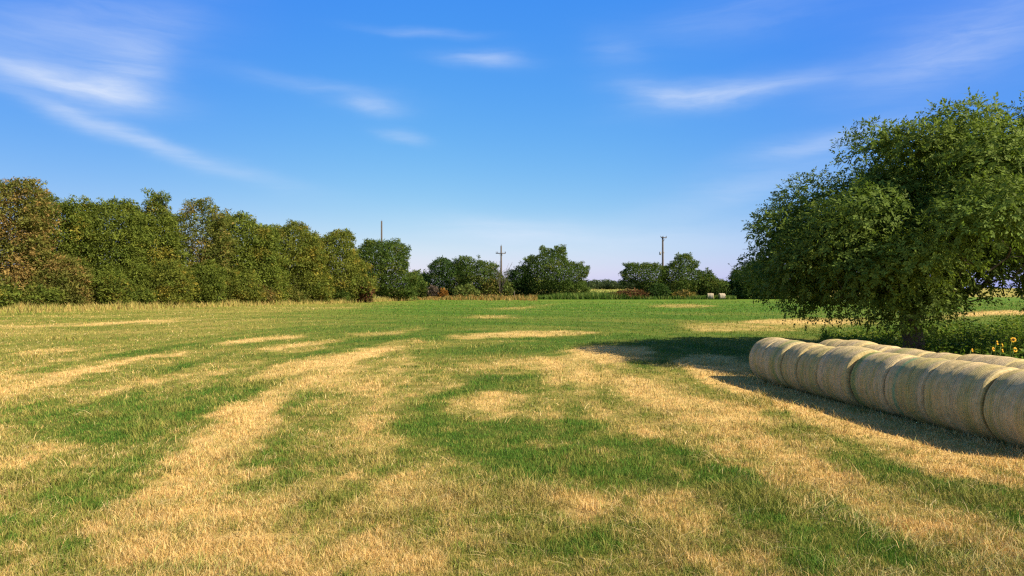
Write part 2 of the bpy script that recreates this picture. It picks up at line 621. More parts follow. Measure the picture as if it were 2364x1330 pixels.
gx = axis_steps(-24, 24, 0.3, -4000, 4000, 1.035)
gy = axis_steps(5, 44, 0.25, -300, 7000, 1.03)
GX, GY = np.meshgrid(gx, gy)
fx, fy = GX.ravel(), GY.ravel()
dd = dryness(fx, fy)
gc = grass_color(np.clip(dd * 0.9 + 0.06, 0, 1), np.full(len(fx), 0.5), np.full(len(fx), 0.35), fy) * (np.interp(fy, [10, 40, 90, 200], [0.48, 0.6, 0.8, 0.9]) * (1 - dd) + 0.98 * dd)[:, None]  # green ground darkened nearby, painting in the dark gaps between blades
nx, ny = len(gx), len(gy)
i = np.arange(ny - 1)[:, None] * nx
j = np.arange(nx - 1)[None, :]
gq = np.stack([i + j, i + j + 1, i + nx + j + 1, i + nx + j], -1).reshape(-1, 4)
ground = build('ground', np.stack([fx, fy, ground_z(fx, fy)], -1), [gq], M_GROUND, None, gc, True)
tag(ground, kind='structure')


def blades(x, y, z, h, w, col, lean, seed, tip=None):
    """curved grass blades, each one quad and one tip triangle"""
    r = rng(seed)
    n = len(x)
    a = r.uniform(0, 2 * np.pi, n)
    b = r.uniform(0, 2 * np.pi, n)
    sx, sy = np.cos(a) * w * 0.5, np.sin(a) * w * 0.5
    lx, ly = np.cos(b) * lean * h, np.sin(b) * lean * h
    base = np.stack([x, y, z - 0.01], -1)
    v = np.empty((n, 5, 3))
    v[:, 0] = base + np.stack([-sx, -sy, np.zeros(n)], -1)
    v[:, 1] = base + np.stack([sx, sy, np.zeros(n)], -1)
    mid = base + np.stack([lx * 0.35, ly * 0.35, h * 0.58], -1)
    v[:, 2] = mid + np.stack([sx, sy, np.zeros(n)], -1) * 0.8
    v[:, 3] = mid + np.stack([-sx, -sy, np.zeros(n)], -1) * 0.8
    v[:, 4] = base + np.stack([lx, ly, h], -1)
    k = np.arange(n)[:, None] * 5
    q = k + np.array([[0, 1, 2, 3]])
    t = k + np.array([[3, 2, 4]])
    c = np.repeat(col[:, None, :], 5, 1)
    if tip is not None:
        c[:, 4] = tip
    return v.reshape(-1, 3), q, t, c.reshape(-1, 3)


# ------------------------------------------------------------------ grass and stubble of the mown field
BALE_ROWS = []          # filled below: (x, y, radius) footprints kept free of grass


def mown_grass(nb=620000):
    r = rng(11)
    u = r.uniform(1 / 105.0, 1 / 6.2, nb)
    y = 1 / u
    x = r.uniform(-1, 1, nb) * (0.79 * y + 1.5)
    d = dryness(x, y)
    nearw = 1 - sstep(26, 50, y)
    t = d + r.normal(0, 0.17, nb) + nearw * (0.75 * (fbm(x / 0.30, y / 0.30, 3, 55) - 0.5) + 0.45 * (vnoise(x / 0.13, y / 0.13, 57) - 0.5))
    t = np.clip(t, 0, 1)
    dist = np.hypot(x, y)
    tall = fbm(x / 1.4, y / 1.4, 3, 81)
    h = (0.040 + 0.072 * r.random(nb) ** 1.5) * (0.55 + 0.9 * tall)
    clump = fbm(x / 0.35, y / 0.35, 2, 91)
    h *= 0.6 + 0.8 * clump
    lng = r.random(nb) < 0.035
    h[lng] *= 1.9
    tuss = sstep(0.60, 0.74, fbm(x / 1.7 + 40, y / 1.7, 4, 95)) * (y < 40)      # tussocks the mower left longer
    h *= 1 + 0.8 * tuss
    t = t * (1 - 0.5 * tuss) + 0.45 * 0.5 * tuss + 0.25 * tuss * r.random(nb)
    hol = sstep(0.66, 0.78, fbm(x / 0.8 - 20, y / 0.8, 4, 97)) * (y < 30)       # thin places showing old brown litter
    h *= 1 - 0.55 * hol
    h *= 1 + 0.006 * np.maximum(0, y - 15)
    w = (0.0011 * dist ** 0.93) * r.uniform(0.55, 1.1, nb)
    w = np.maximum(w, 0.004)
    col = grass_color(t, r.random(nb), r.random(nb), y) * r.uniform(0.72, 1.22, nb)[:, None]
    col = col * (1 - 0.6 * hol)[:, None] + np.array([.20, .125, .055]) * (0.6 * hol)[:, None]
    lean = r.uniform(0.1, 0.85, nb) * (1 + 0.5 * tuss)
    loose = (r.random(nb) < 0.05) & (d > 0.35)                                    # loose hay stems lying about
    lean[loose] = r.uniform(2.0, 4.5, loose.sum())
    h[loose] *= 0.8
    col[loose] = PALE * r.uniform(0.8, 1.15, (loose.sum(), 1))
    z = ground_z(x, y)
    # under the two bale rows no grass shows
    keep = np.ones(nb, bool)
    for (p, q, hw) in BALE_ROWS:
        ex, ey = q[0] - p[0], q[1] - p[1]
        s = ((x - p[0]) * ex + (y - p[1]) * ey) / (ex * ex + ey * ey)
        dd = np.hypot(x - p[0] - np.clip(s, 0, 1) * ex, y - p[1] - np.clip(s, 0, 1) * ey)
        keep &= (dd > hw)
        h *= 1 + 0.9 * ((dd > hw) & (dd < 0.95)) * r.random(nb)      # grass the mower missed along the bales
    k = keep
    v, q, t3, c = blades(x[k], y[k], z[k], h[k], w[k], col[k], lean[k], 12)
    o = build('field_grass', v, [q, t3], M_GRASS, None, c)
    tag(o, 'short mown grass of the field, green patches between straw coloured swaths', 'grass', kind='stuff')


# long pale grass the mower pushed over
def long_grass():
    r = rng(21)
    n = 60000
    y = 1 / r.uniform(1 / 24.0, 1 / 6.3, n)
    x = r.uniform(-1, 1, n) * (0.78 * y + 1)
    band1 = np.exp(-((x + 0.46 * y + 0.2 * np.sin(y)) / (0.09 * y + 0.2)) ** 2) * (1 - sstep(11, 17, y))
    band2 = np.exp(-((x - 0.62 * y + 0.8 * (y - 8)) / 1.5) ** 2) * (1 - sstep(10, 13, y))
    msk = np.maximum(band1, band2) * sstep(0.38, 0.62, fbm(x / 0.6, y / 0.6, 3, 23)) + 0.30 * sstep(0.60, 0.74, fbm(x / 0.9 + 9, y / 0.9, 4, 24))
    k = r.random(n) < msk
    x, y = x[k], y[k]
    n = len(x)
    h = r.uniform(0.10, 0.22, n)
    c = np.array([(.40, .40, .13), (.56, .47, .21), (.30, .34, .085), (.62, .44, .18)])[r.integers(0, 4, n)] * r.uniform(0.8, 1.2, (n, 1))
    v, q, t, cc = blades(x, y, ground_z(x, y), h, np.maximum(0.005, 0.0007 * np.hypot(x, y)), c, r.uniform(0.5, 1.5, n), 22)
    # the stems bow mostly the same way
    V = v.reshape(n, 5, 3)
    bow = 0.5 * h * (0.6 + 0.8 * fbm(x / 1.3, y / 1.3, 2, 25))
    V[:, 2:4, 0] += (0.3 * bow)[:, None]
    V[:, 4, 0] += bow
    V[:, 4, 2] -= 0.15 * h
    o = build('long_grass', V.reshape(-1, 3), [q, t], M_GRASS, None, cc)
    tag(o, 'long pale grass bent over between the mown swaths in the foreground', 'grass', kind='stuff')


# ------------------------------------------------------------------ trees
def leaf_quads(c, axis, nrm, ln, wd):
    """diamond leaves: centre of the base, axis direction, blade normal"""
    axis = axis / (np.linalg.norm(axis, axis=1)[:, None] + 1e-9)
    side = np.cross(axis, nrm)
    side /= np.linalg.norm(side, axis=1)[:, None] + 1e-9
    n = len(c)
    v = np.empty((n, 4, 3))
    v[:, 0] = c
    v[:, 1] = c + axis * (ln * 0.45)[:, None] + side * (wd * 0.5)[:, None]
    v[:, 2] = c + axis * ln[:, None]
    v[:, 3] = c + axis * (ln * 0.45)[:, None] - side * (wd * 0.5)[:, None]
    return v.reshape(-1, 3)


PAL = {   # leaf colours: (main, second, accent), share of accent clumps
    'elm': ((0.165, 0.222, 0.038), (0.088, 0.142, 0.026), (0.38, 0.33, 0.115), 0.16),
    'autumn': ((0.205, 0.190, 0.045), (0.110, 0.135, 0.028), (0.29, 0.20, 0.065), 0.36),
    'hedge': ((0.180, 0.215, 0.034), (0.085, 0.125, 0.022), (0.25, 0.220, 0.038), 0.08),
    'hedge_yellow': ((0.190, 0.205, 0.034), (0.095, 0.130, 0.022), (0.28, 0.230, 0.038), 0.15),
    'hedge_brown': ((0.180, 0.185, 0.038), (0.090, 0.118, 0.024), (0.25, 0.19, 0.055), 0.20),
    'dark': ((0.095, 0.145, 0.026), (0.058, 0.100, 0.020), (0.150, 0.175, 0.034), 0.14),
    'deep': ((0.055, 0.105, 0.022), (0.038, 0.076, 0.018), (0.10, 0.13, 0.03), 0.10),
    'pale': ((0.150, 0.190, 0.045), (0.095, 0.140, 0.032), (0.20, 0.20, 0.05), 0.15),
    'olive': ((0.200, 0.175, 0.045), (0.130, 0.130, 0.034), (0.26, 0.17, 0.05), 0.30),
    'red': ((0.150, 0.058, 0.030), (0.095, 0.050, 0.025), (0.12, 0.10, 0.03), 0.25),
    'rust': ((0.36, 0.165, 0.035), (0.24, 0.130, 0.03), (0.16, 0.13, 0.03), 0.15),
    'mauve': ((0.20, 0.15, 0.125), (0.13, 0.105, 0.085), (0.15, 0.13, 0.06), 0.2),
    'weed': ((0.140, 0.215, 0.026), (0.080, 0.140, 0.020), (0.23, 0.26, 0.04), 0.25),
}


def make_tree(name, label, cat, outline, y0, base_px, pal, leaf=0.22, cover=4.0, lobe=0.9, thick=0.5, nrand=0.32, seed=1, group=None,
              trunk_r=0.16, trunk_py=None, spray=False, droop=0.35, wisps=0.35, rag=0.22, accr=9.0, gaps=0.0, extra=(), split=True, spread=0.46, stretch=0.8):
    """outline: silhouette in photo pixels, placed at distance y0 with real size; the crown gets its own depth"""
    r = rng(seed)
    P = np.array([(wx(px, y0), wz(py, y0)) for px, py in outline])
    # ragged outline
    Q = []
    for k in range(len(P)):
        a_, b_ = P[k], P[(k + 1) % len(P)]
        m_ = max(1, int(np.hypot(*(b_ - a_)) / (0.55 * lobe)))
        for q_ in range(m_):
            Q.append(a_ + (b_ - a_) * q_ / m_ + r.normal(0, rag * lobe, 2))
    P = np.array(Q)
    x0 = wx(base_px, y0)
    g0 = float(ground_z(np.array([x0]), np.array([y0]))[0])
    root = empty(name, (x0, y0, g0 - 0.03), label, cat, group)
    O = np.array([x0, y0, g0 - 0.03])
    lo, hi = P.min(0), P.max(0)
    area_box = (hi - lo).prod()
    T = r.uniform(lo, hi, (16000, 2))
    sd = poly_sd(T[:, 0], T[:, 1], P)
    area = area_box * (sd > 0).mean()
    dmax = max(sd.max(), 0.05)
    half = thick * (hi[0] - lo[0])
    half = min(half, 1.1 * dmax + 0.6 * half)
    # clumps ("lobes") through the crown's volume
    cand = T[sd > 0.22 * lobe]
    cs = sd[sd > 0.22 * lobe]
    th = half * (np.clip(cs / dmax, 0.02, 1) ** 0.75 if spray else np.sqrt(np.clip(1 - (1 - np.clip(cs / dmax, 0, 1)) ** 2, 0.02, 1)))
    s = r.uniform(-1, 1, len(cand))
    s = np.sign(s) * np.abs(s) ** 0.6
    dep = s * np.maximum(th - 0.4 * lobe, 0.05)
    C = np.stack([cand[:, 0], y0 + dep, cand[:, 1]], -1)
    rad = np.minimum(lobe * r.uniform(0.55, 1.3, len(C)), 1.0 * cs + 0.12 * lobe)
    sel = []
    for k in np.argsort(-rad * r.uniform(0.75, 1.0, len(C))):          # large clumps first, small ones fill in
        if sel:
            dk = np.linalg.norm((C[sel] - C[k]) * np.array([1, 1, 1.2]), axis=1)
            if (dk < spread * (rad[sel] + rad[k])).any():
                continue
        if gaps and r.random() < gaps:
            continue
        sel.append(k)
        if len(sel) > 700:
            break
    C, rad = C[sel], rad[sel]
    if extra:
        C = np.vstack([C, [(wx(px, y0), y0 + dp, wz(py, y0)) for px, py, dp, rd in extra]])
        rad = np.concatenate([rad, [rd for px, py, dp, rd in extra]])
    # small ragged tufts along the outline
    wk = np.where((sd > -0.22 * lobe) & (sd < 0.35 * lobe))[0]
    wk = wk[: int(wisps * len(sel) * 2)]
    if len(wk):
        W = np.stack([T[wk, 0], y0 + r.normal(0, 0.22, len(wk)) * half, T[wk, 1]], -1)
        C = np.vstack([C, W])
        rad = np.concatenate([rad, lobe * r.uniform(0.14, 0.36, len(wk))])
    nl = len(C)
    # leaves
    larea = leaf * leaf * 0.42 * 0.5
    total = int(cover * area * (1 + 0.5 * thick) / larea)
    wgt = rad ** 1.7
    if extra:
        ne = len(extra)
        wgt[len(sel):len(sel) + ne] *= 2.2
    cnt = r.multinomial(total, wgt / wgt.sum())
    li = np.repeat(np.arange(nl), cnt)
    n = len(li)
    d = r.normal(size=(n, 3))
    d /= np.linalg.norm(d, axis=1)[:, None]
    d[:, 2] = np.where((d[:, 2] < -0.2) & (r.random(n) < 0.6), -d[:, 2], d[:, 2])
    core = r.random(n) < 0.19                                     # larger leaves deep inside close the clump
    rr = np.where(core, 0.6 * r.random(n), 0.66 + 0.40 * r.random(n)) * rad[li]
    lump = 1 + 0.35 * (r.random((nl, 6))[li, (np.arctan2(d[:, 1], d[:, 0]) / (2 * np.pi) * 6 % 6).astype(int)] - 0.5)
    pos = C[li] + d * (rr * lump)[:, None] * np.array([1.08, 1.08, stretch])
    gzz = ground_z(pos[:, 0], pos[:, 1])
    pos[:, 2] = np.maximum(pos[:, 2], gzz + 0.05)
    main, sec, acc, ash = [np.array(q) if not np.isscalar(q) else q for q in PAL[pal]]
    lm = r.random(nl)
    isacc = (r.random(nl) < ash) & (rad < accr * lobe)
    lc = main + (sec - main) * lm[:, None]
    lc = np.where(isacc[:, None], acc * (0.8 + 0.4 * r.random(nl))[:, None], lc)
    col = (lc * r.uniform(0.82, 1.2, nl)[:, None])[li] * r.uniform(0.8, 1.2, n)[:, None]
    mixk = r.random(n) < 0.12
    col[mixk] = (main * 0.6 + sec * 0.4) * r.uniform(0.7, 1.3, mixk.sum())[:, None]
    axis = d * 0.7 + r.normal(size=(n, 3)) * 0.55
    axis[:, 2] -= droop
    nrm = d * 1.0 + r.normal(size=(n, 3)) * nrand
    nrm[:, 2] += 0.3
    ln = leaf * (0.6 + 0.9 * r.random(n) ** 1.5) * np.where(core, 2.0, 1.0)
    wd = ln * r.uniform(0.36, 0.55, n)
    if spray:
        # compound leaves: leaflets in pairs along a drooping stalk
        m = 5
        k = n // m
        ax = axis[:k] / np.linalg.norm(axis[:k], axis=1)[:, None]
        nn = nrm[:k]
        sd_ = np.cross(ax, nn)
        sd_ /= np.linalg.norm(sd_, axis=1)[:, None] + 1e-9
        allp, alla, alln, allc = [], [], [], []
        Ls = leaf * 1.9 * r.uniform(0.7, 1.3, k)
        for q in range(m):
            f = 1.0 if q == m - 1 else 0.25 + 0.55 * (q // 2) / 1.5
            sg = 0.0 if q == m - 1 else (1.0 if q % 2 else -1.0)
            pp = pos[:k] + ax * (Ls * f * 0.8)[:, None]
            pp[:, 2] -= 0.12 * Ls * f * f
            aa = ax * 0.75 + sd_ * sg * 0.8
            aa[:, 2] -= 0.2
            allp.append(pp)
            alla.append(aa)
            alln.append(nn)
            allc.append(col[:k])
        pos, axis, nrm, col = np.vstack(allp), np.vstack(alla), np.vstack(alln), np.vstack(allc)
        n = len(pos)
        col = col * r.uniform(0.85, 1.15, n)[:, None]
        ln = leaf * r.uniform(0.75, 1.25, n)
        wd = ln * 0.44
    v = leaf_quads(pos, axis, nrm, ln, wd) - O
    q = np.arange(n)[:, None] * 4 + np.array([[0, 1, 2, 3]])
    build('crown', v, [q], M_LEAF, root, np.repeat(col, 4, 0))
    # trunk with limbs reaching the clumps
    zt = lo[1] + 0.25 * (hi[1] - lo[1]) if trunk_py is None else wz(trunk_py, y0)
    zt = max(zt, g0 + 0.25)
    nodes = [np.array([x0, y0, g0 - 0.15])]
    par = [-1]
    nseg = 4
    for s_ in range(1, nseg + 1):
        f = s_ / nseg
        nodes.append(np.array([x0 + r.normal(0, 0.35 * trunk_r) * f * 2, y0 + r.normal(0, 0.35 * trunk_r) * f * 2, g0 + (zt - g0) * f]))
        par.append(s_ - 1)
    top = nodes[-1]
    order = np.argsort(np.linalg.norm(C - top, axis=1))
    order = order[: 260]
    for k in order:
        pk = C[k]
        A = np.array(nodes[nseg - 1:])
        if spray and (pk[2] < zt - 0.9 or rad[k] < 0.5 * lobe and pk[2] < zt + 0.4):
            continue
        dist = np.linalg.norm(A - pk, axis=1)
        toward = np.linalg.norm(A - top, axis=1)
        cost = dist + 0.28 * toward
        b_ = int(np.argmin(cost)) + nseg - 1
        # a bend on the way
        mid = 0.5 * (nodes[b_] + pk) + r.normal(0, 0.10, 3) * dist[b_ - nseg + 1]
        mid[2] += 0.08 * dist[b_ - nseg + 1]
        nodes.append(mid)
        par.append(b_)
        nodes.append(pk)
        par.append(len(nodes) - 2)
    nn_ = len(nodes)
    desc = np.ones(nn_)
    for k in range(nn_ - 1, 0, -1):
        desc[par[k]] += desc[k]
    rk = trunk_r * (desc / desc[0]) ** 0.52
    rk = np.maximum(rk, 0.010 + 0.012 * trunk_r)
    rk[0] *= 1.25
    mb = MB()
    tp = np.array(nodes[: nseg + 1]) - O
    mb.tube(tp, rk[: nseg + 1], 10)
    for k in range(nseg + 1, nn_):
        a_, b_ = nodes[par[k]] - O, nodes[k] - O
        if np.linalg.norm(a_ - b_) < 1e-3:
            continue
        mb.tube([a_, b_], [min(rk[par[k]], rk[k] * 1.5), rk[k]], 5, cap=False)
    mb.build('trunk', M_BARK, root, True)
    return root


def bush_outline(x0, x1, top, base, seed, n=11, rough=0.16):
    r = random.Random(seed)
    pts = []
    for k in range(n):
        f = k / (n - 1)
        h = math.sin(math.pi * (0.1 + 0.8 * f)) ** 0.6
        pts.append((x0 + (x1 - x0) * f, base - (base - top) * h * (1 - rough * r.random())))
    return pts + [(x1 - 0.06 * (x1 - x0), base), (x0 + 0.06 * (x1 - x0), base)]


# ------------------------------------------------------------------ the big tree beside the bales
BIG_Y = 28.0
BIG = [(1716, 533), (1746, 488), (1796, 470), (1822, 436), (1852, 386), (1896, 355), (1952, 338), (1970, 300), (1998, 272), (2030, 254),
       (2110, 252), (2150, 240), (2215, 232), (2300, 235), (2400, 235), (2500, 272), (2600, 330), (2680, 420), (2720, 520), (2720, 640),
       (2650, 730), (2540, 765), (2430, 760), (2330, 735), (2250, 705), (2185, 742), (2130, 782), (2040, 790), (1960, 786), (1925, 772),
       (1895, 768), (1872, 772), (1846, 790), (1800, 788), (1786, 735), (1766, 700), (1742, 672), (1746, 620), (1752, 570)]
make_tree('big_shade_tree', 'broad green tree with a low spreading crown behind the hay bales', 'tree', BIG, BIG_Y, 2102, 'elm',
          leaf=0.155, cover=10.0, lobe=1.15, thick=0.38, spread=0.44, nrand=0.24, accr=0.6, seed=3, trunk_r=0.40, trunk_py=655, spray=True, droop=0.18, wisps=0.3, rag=0.15,
          # low drooping boughs and the shoulder of the crown
          extra=[(1815, 742, 0, .5), (1846, 750, -.4, .5), (1885, 735, -.8, .6), (1925, 742, -1, .7), (1975, 740, -1.4, .8), (2030, 745, -2, .8),
                 (2075, 750, -2.2, .6), (2140, 735, -2, .6), (1790, 690, 0, .7), (1830, 690, -.6, .7), (1880, 405, 0, .9), (1925, 388, .4, .8),
                 (1950, 392, -.6, .8), (1992, 340, 0, .75), (1850, 440, 0, .8), (1800, 512, 0, .8), (1768, 535, .3, .6), (2020, 312, 0, .7),
                 (1812, 775, -.2, .45), (1838, 772, -.3, .55), (1885, 770, -.8, .6), (1935, 774, -1.0, .7), (1985, 778, -1.2, .7), (2045, 780, -1.4, .7), (2120, 762, -1.8, .5),
                 (1860, 735, 1.0, .8), (1940, 730, 1.2, .9), (2020, 735, 1.5, .9), (1785, 600, 0, .8), (1775, 640, -.3, .6), (1820, 560, .5, .9), (1860, 500, -.5, 1.0), (1980, 420, -1, 1.0), (2080, 300, 0, .7)])

# ------------------------------------------------------------------ hedgerow on the left
HG = 'trees of the hedgerow on the left'


def hedge_y(px):
    return float(np.interp(px, [-300, 0, 300, 550, 800, 950], [57, 63, 71, 82, 97, 118]))


def hb(px):
    y = hedge_y(px)
    return CY + F * (CAM_H - float(gz(y))) / y


HEDGE = [
    # name, label, top profile, trunk x, palette, seed, extra
    ('hedgerow_tree', 'tallest hedgerow tree at the left edge, turning orange brown', [(-150, 470), (-110, 425), (-40, 412), (0, 422), (20, 416), (50, 420), (75, 428), (92, 440), (96, 480), (90, 560), (105, 640)], -20, 'autumn', 31, dict(cover=5.0)),
    ('hedgerow_tree', 'feathery green hedgerow tree just right of the orange brown one', [(78, 540), (82, 480), (100, 462), (118, 452), (135, 470), (160, 466), (182, 456), (192, 480), (196, 560), (200, 640)], 140, 'hedge', 32, dict(cover=4.6)),
    ('hedgerow_tree', 'rounded mid green hedgerow tree with a wide smooth crown', [(178, 560), (186, 500), (210, 474), (240, 472), (268, 464), (292, 466), (315, 480), (328, 520), (330, 600)], 255, 'hedge', 33, dict(cover=6.0)),
    ('hedgerow_tree', 'green hedgerow tree with thin wispy shoots above its crown', [(305, 580), (312, 500), (330, 486), (342, 462), (352, 452), (360, 468), (374, 458), (380, 486), (398, 510), (404, 580)], 352, 'hedge', 34, dict(cover=5.0)),
    ('hedgerow_tree', 'open crowned hedgerow tree leaning right, sky showing between its limbs', [(392, 560), (398, 500), (418, 486), (430, 466), (448, 464), (470, 468), (488, 456), (494, 462), (490, 490), (506, 505), (512, 560)], 455, 'hedge_brown', 35, dict(cover=3.0, gaps=0.35)),
    ('hedgerow_tree', 'olive hedgerow tree with a lumpy crown stepping down to the right', [(498, 580), (506, 510), (525, 492), (545, 498), (570, 488), (582, 505), (590, 520), (612, 528), (626, 545), (628, 600)], 560, 'hedge', 36, dict(cover=5.6)),
    ('hedgerow_tree', 'hedgerow tree with a yellowed crown top', [(604, 600), (616, 545), (640, 528), (658, 524), (685, 520), (704, 526), (716, 542), (728, 560), (732, 610)], 665, 'hedge_yellow', 37, dict(cover=5.4)),
    ('hedgerow_tree', 'hedgerow tree with golden right shoulder beside the gap', [(706, 610), (716, 556), (735, 542), (752, 548), (772, 540), (790, 538), (808, 546), (816, 575), (826, 610), (832, 650)], 765, 'hedge_yellow', 38, dict(cover=5.6)),
    ('hedgerow_tree', 'dense dark green tree at the right end of the hedgerow', [(826, 640), (826, 580), (836, 562), (856, 554), (876, 556), (900, 560), (925, 566), (940, 575), (938, 605), (944, 640), (940, 665)], 882, 'dark', 39, dict(cover=5.0)),
]
for nm, lb, prof, bx, pal, sd_, kw in HEDGE:
    y = hedge_y(max(min(bx, 950), -300)) + 1.5
    base = CY + F * (CAM_H - float(gz(y))) / y
    prof = [(q[0] + (-16, -9)[i_] if i_ < 2 else q[0] + (16, 9)[len(prof) - 1 - i_] if i_ > len(prof) - 3 else q[0], q[1]) for i_, q in enumerate(prof)]
    prof2 = prof + [(prof[-1][0] + 14, base - 60), (prof[-1][0] + 4, base - 8), (prof[0][0] - 4, base - 8), (prof[0][0] - 14, base - 60)]
    make_tree(nm, lb, 'tree', prof2, y, bx, pal, leaf=0.155 + 0.0011 * (y - 60), lobe=1.15, rag=0.34, wisps=0.7, spread=0.54, nrand=0.26, thick=0.42, seed=sd_, group=HG, trunk_r=0.2,
              trunk_py=base - 0.3 * (base - min(q[1] for q in prof)), **kw)

# hedge behind, closing the row further left
SG = 'shrubs along the foot of the hedgerow'
SHRUBS = [
    # label, x0, x1, top, palette
    ('dark green hedgerow shrub at the left edge under the orange brown tree', -90, 40, 640, 'hedge'),
    ('golden orange hedgerow shrub with a mounded top', 95, 205, 580, 'autumn'),
    ('low green hedgerow shrub below the golden orange one', 30, 140, 648, 'hedge'),
    ('grey green hedgerow shrub under the rounded tree', 190, 300, 610, 'hedge'),
    ('dark low hedgerow shrub in the shade right of the grey green one', 280, 360, 655, 'hedge'),
    ('tall yellow green hedgerow shrub under the wispy tree', 330, 440, 585, 'hedge_yellow'),
    ('bright green hedgerow shrub under the open crowned leaning tree', 415, 520, 590, 'hedge'),
    ('broad olive hedgerow shrub with yellow tips, in the middle of the hedge', 500, 610, 612, 'hedge_yellow'),
    ('brownish olive low hedgerow shrub near the field edge', 545, 640, 660, 'olive'),
    ('tan brown hedgerow shrub with dry leaves', 630, 710, 655, 'hedge_brown'),
    ('small dark green hedgerow shrub beside the tan one', 690, 750, 668, 'dark'),
    ('rounded grey green hedgerow shrub left of the maroon bush', 745, 812, 662, 'dark'),
]
for k, (lb, a_, b_, top, pal) in enumerate(SHRUBS):
    cxp = 0.5 * (a_ + b_)
    y = hedge_y(cxp) - 1.6 - 0.25 * (k % 3)
    base = CY + F * (CAM_H - float(gz(y))) / y
    make_tree('hedgerow_shrub', lb, 'shrub', bush_outline(a_, b_, top, base - 2, 50 + k), y, cxp, pal, leaf=0.155, cover=6.5, lobe=0.85, rag=0.3, spread=0.52, nrand=0.26,
              thick=0.45, seed=70 + k, group=SG, trunk_r=0.07, trunk_py=base - 12, droop=0.1)
y = 96.0
make_tree('maroon_bush', 'maroon leafed bush between the hedgerow and the dense dark tree', 'shrub', bush_outline(812, 862, 640, 698, 5), y, 838, 'red',
          leaf=0.24, cover=3.8, lobe=0.6, thick=0.45, seed=91, trunk_r=0.06, trunk_py=690)

# ------------------------------------------------------------------ trees along the far edge of the field
FG = 'trees along the far field edge'
FY = 128.0
fb = CY + F * (CAM_H - float(gz(FY))) / FY
FAR = [
    ('far_edge_tree', 'pale green small tree in the gap beside the dense dark hedgerow tree', [(938, 660), (944, 630), (958, 622), (972, 628), (986, 640), (992, 665), (986, 688), (945, 688)], 965, 'pale', 8, dict(cover=5.0), 'tree'),
    ('far_edge_tree', 'deep green rounded tree left of the cross armed pole', [(980, 650), (990, 620), (1012, 604), (1022, 600), (1040, 606), (1060, 604), (1074, 614), (1086, 640), (1080, 688), (990, 688)], 1035, 'deep', 5, dict(cover=4.6), 'tree'),
    ('far_edge_tree', 'green far edge tree with two pointed tops beside the cross armed pole', [(1052, 640), (1062, 606), (1076, 592), (1086, 606), (1106, 592), (1116, 604), (1136, 602), (1150, 616), (1156, 645), (1150, 688), (1060, 688)], 1105, 'dark', 5, dict(cover=4.2), 'tree'),
    ('far_edge_tree', 'low dark tree just right of the cross armed pole', [(1160, 660), (1168, 632), (1190, 622), (1206, 612), (1222, 624), (1236, 640), (1236, 690), (1170, 690)], 1200, 'deep', 5, dict(cover=4.2), 'tree'),
    ('far_edge_tree', 'wide spreading far edge tree with bare wispy twigs on top', [(1206, 660), (1216, 610), (1232, 588), (1244, 572), (1256, 580), (1272, 576), (1290, 584), (1302, 576), (1312, 600), (1330, 606), (1350, 620), (1358, 634), (1338, 640), (1356, 655), (1352, 676), (1330, 680), (1250, 688), (1210, 684)], 1264, 'dark', 5, dict(cover=4.6, wisps=1.6, gaps=0.12), 'tree'),
    ('far_edge_tree', 'feathery tree leaning left against the pole with the transformer', [(1436, 640), (1448, 614), (1462, 606), (1480, 612), (1496, 608), (1512, 618), (1528, 622), (1534, 660), (1526, 690), (1492, 686), (1470, 660), (1446, 652)], 1512, 'dark', 5, dict(cover=4.6, wisps=1.6, gaps=0.12), 'tree'),
    ('far_edge_tree', 'pointed tree standing right of the pole with the transformer', [(1526, 640), (1538, 612), (1560, 602), (1574, 584), (1590, 590), (1606, 604), (1612, 624), (1622, 640), (1612, 668), (1590, 676), (1560, 690), (1528, 690)], 1550, 'dark', 5, dict(cover=4.6, wisps=1.6, gaps=0.12), 'tree'),
    ('far_edge_tree', 'small round tree above the two distant bales', [(1612, 670), (1620, 642), (1640, 632), (1656, 636), (1668, 648), (1684, 662), (1690, 690), (1620, 690)], 1650, 'dark', 5, dict(cover=5.4), 'tree'),
    ('far_edge_tree', 'grey green tree half hidden behind the big tree', [(1686, 670), (1692, 632), (1712, 622), (1730, 610), (1752, 606), (1790, 612), (1810, 640), (1815, 690), (1690, 690)], 1750, 'dark', 5, dict(cover=6.0), 'tree'),
]
for k, (nm, lb, ol, bx, pal, dy, kw, cat) in enumerate(FAR):
    make_tree(nm, lb, cat, ol, FY + dy - 5, bx, pal, leaf=0.20, lobe=0.8, rag=0.6, spread=0.56, nrand=0.28, thick=0.42, seed=110 + k, group=FG, trunk_r=0.2, trunk_py=672, **kw)

FS = 'bushes along the far field edge'
FARB = [
    ('dark green cone shaped bush at the end of the hedgerow', 946, 990, 640, 'dark', -3),
    ('grey mauve leafless bush beside the orange one', 986, 1012, 656, 'mauve', -3),
    ('bright orange bush below the deep green tree', 1014, 1034, 664, 'rust', -4),
    ('yellow green bush under the two pointed tree', 1045, 1110, 655, 'pale', -3),
    ('brown tinged bush left of the cross armed pole', 1112, 1160, 640, 'hedge_brown', -2),
    ('pale arching bush at the foot of the cross armed pole', 1150, 1184, 644, 'pale', -2),
    ('dark red bush in the middle of the far field edge', 1412, 1498, 668, 'red', -3),
    ('black green round bush under the pole with the transformer', 1494, 1546, 654, 'deep', -3),
    ('olive bush right of the black green round one', 1546, 1604, 670, 'olive', -3),
    ('reddish tinged bush left of the distant bales', 1596, 1636, 660, 'hedge_brown', 1),
    ('dark bush right of the distant bales', 1684, 1760, 664, 'deep', 0),
]
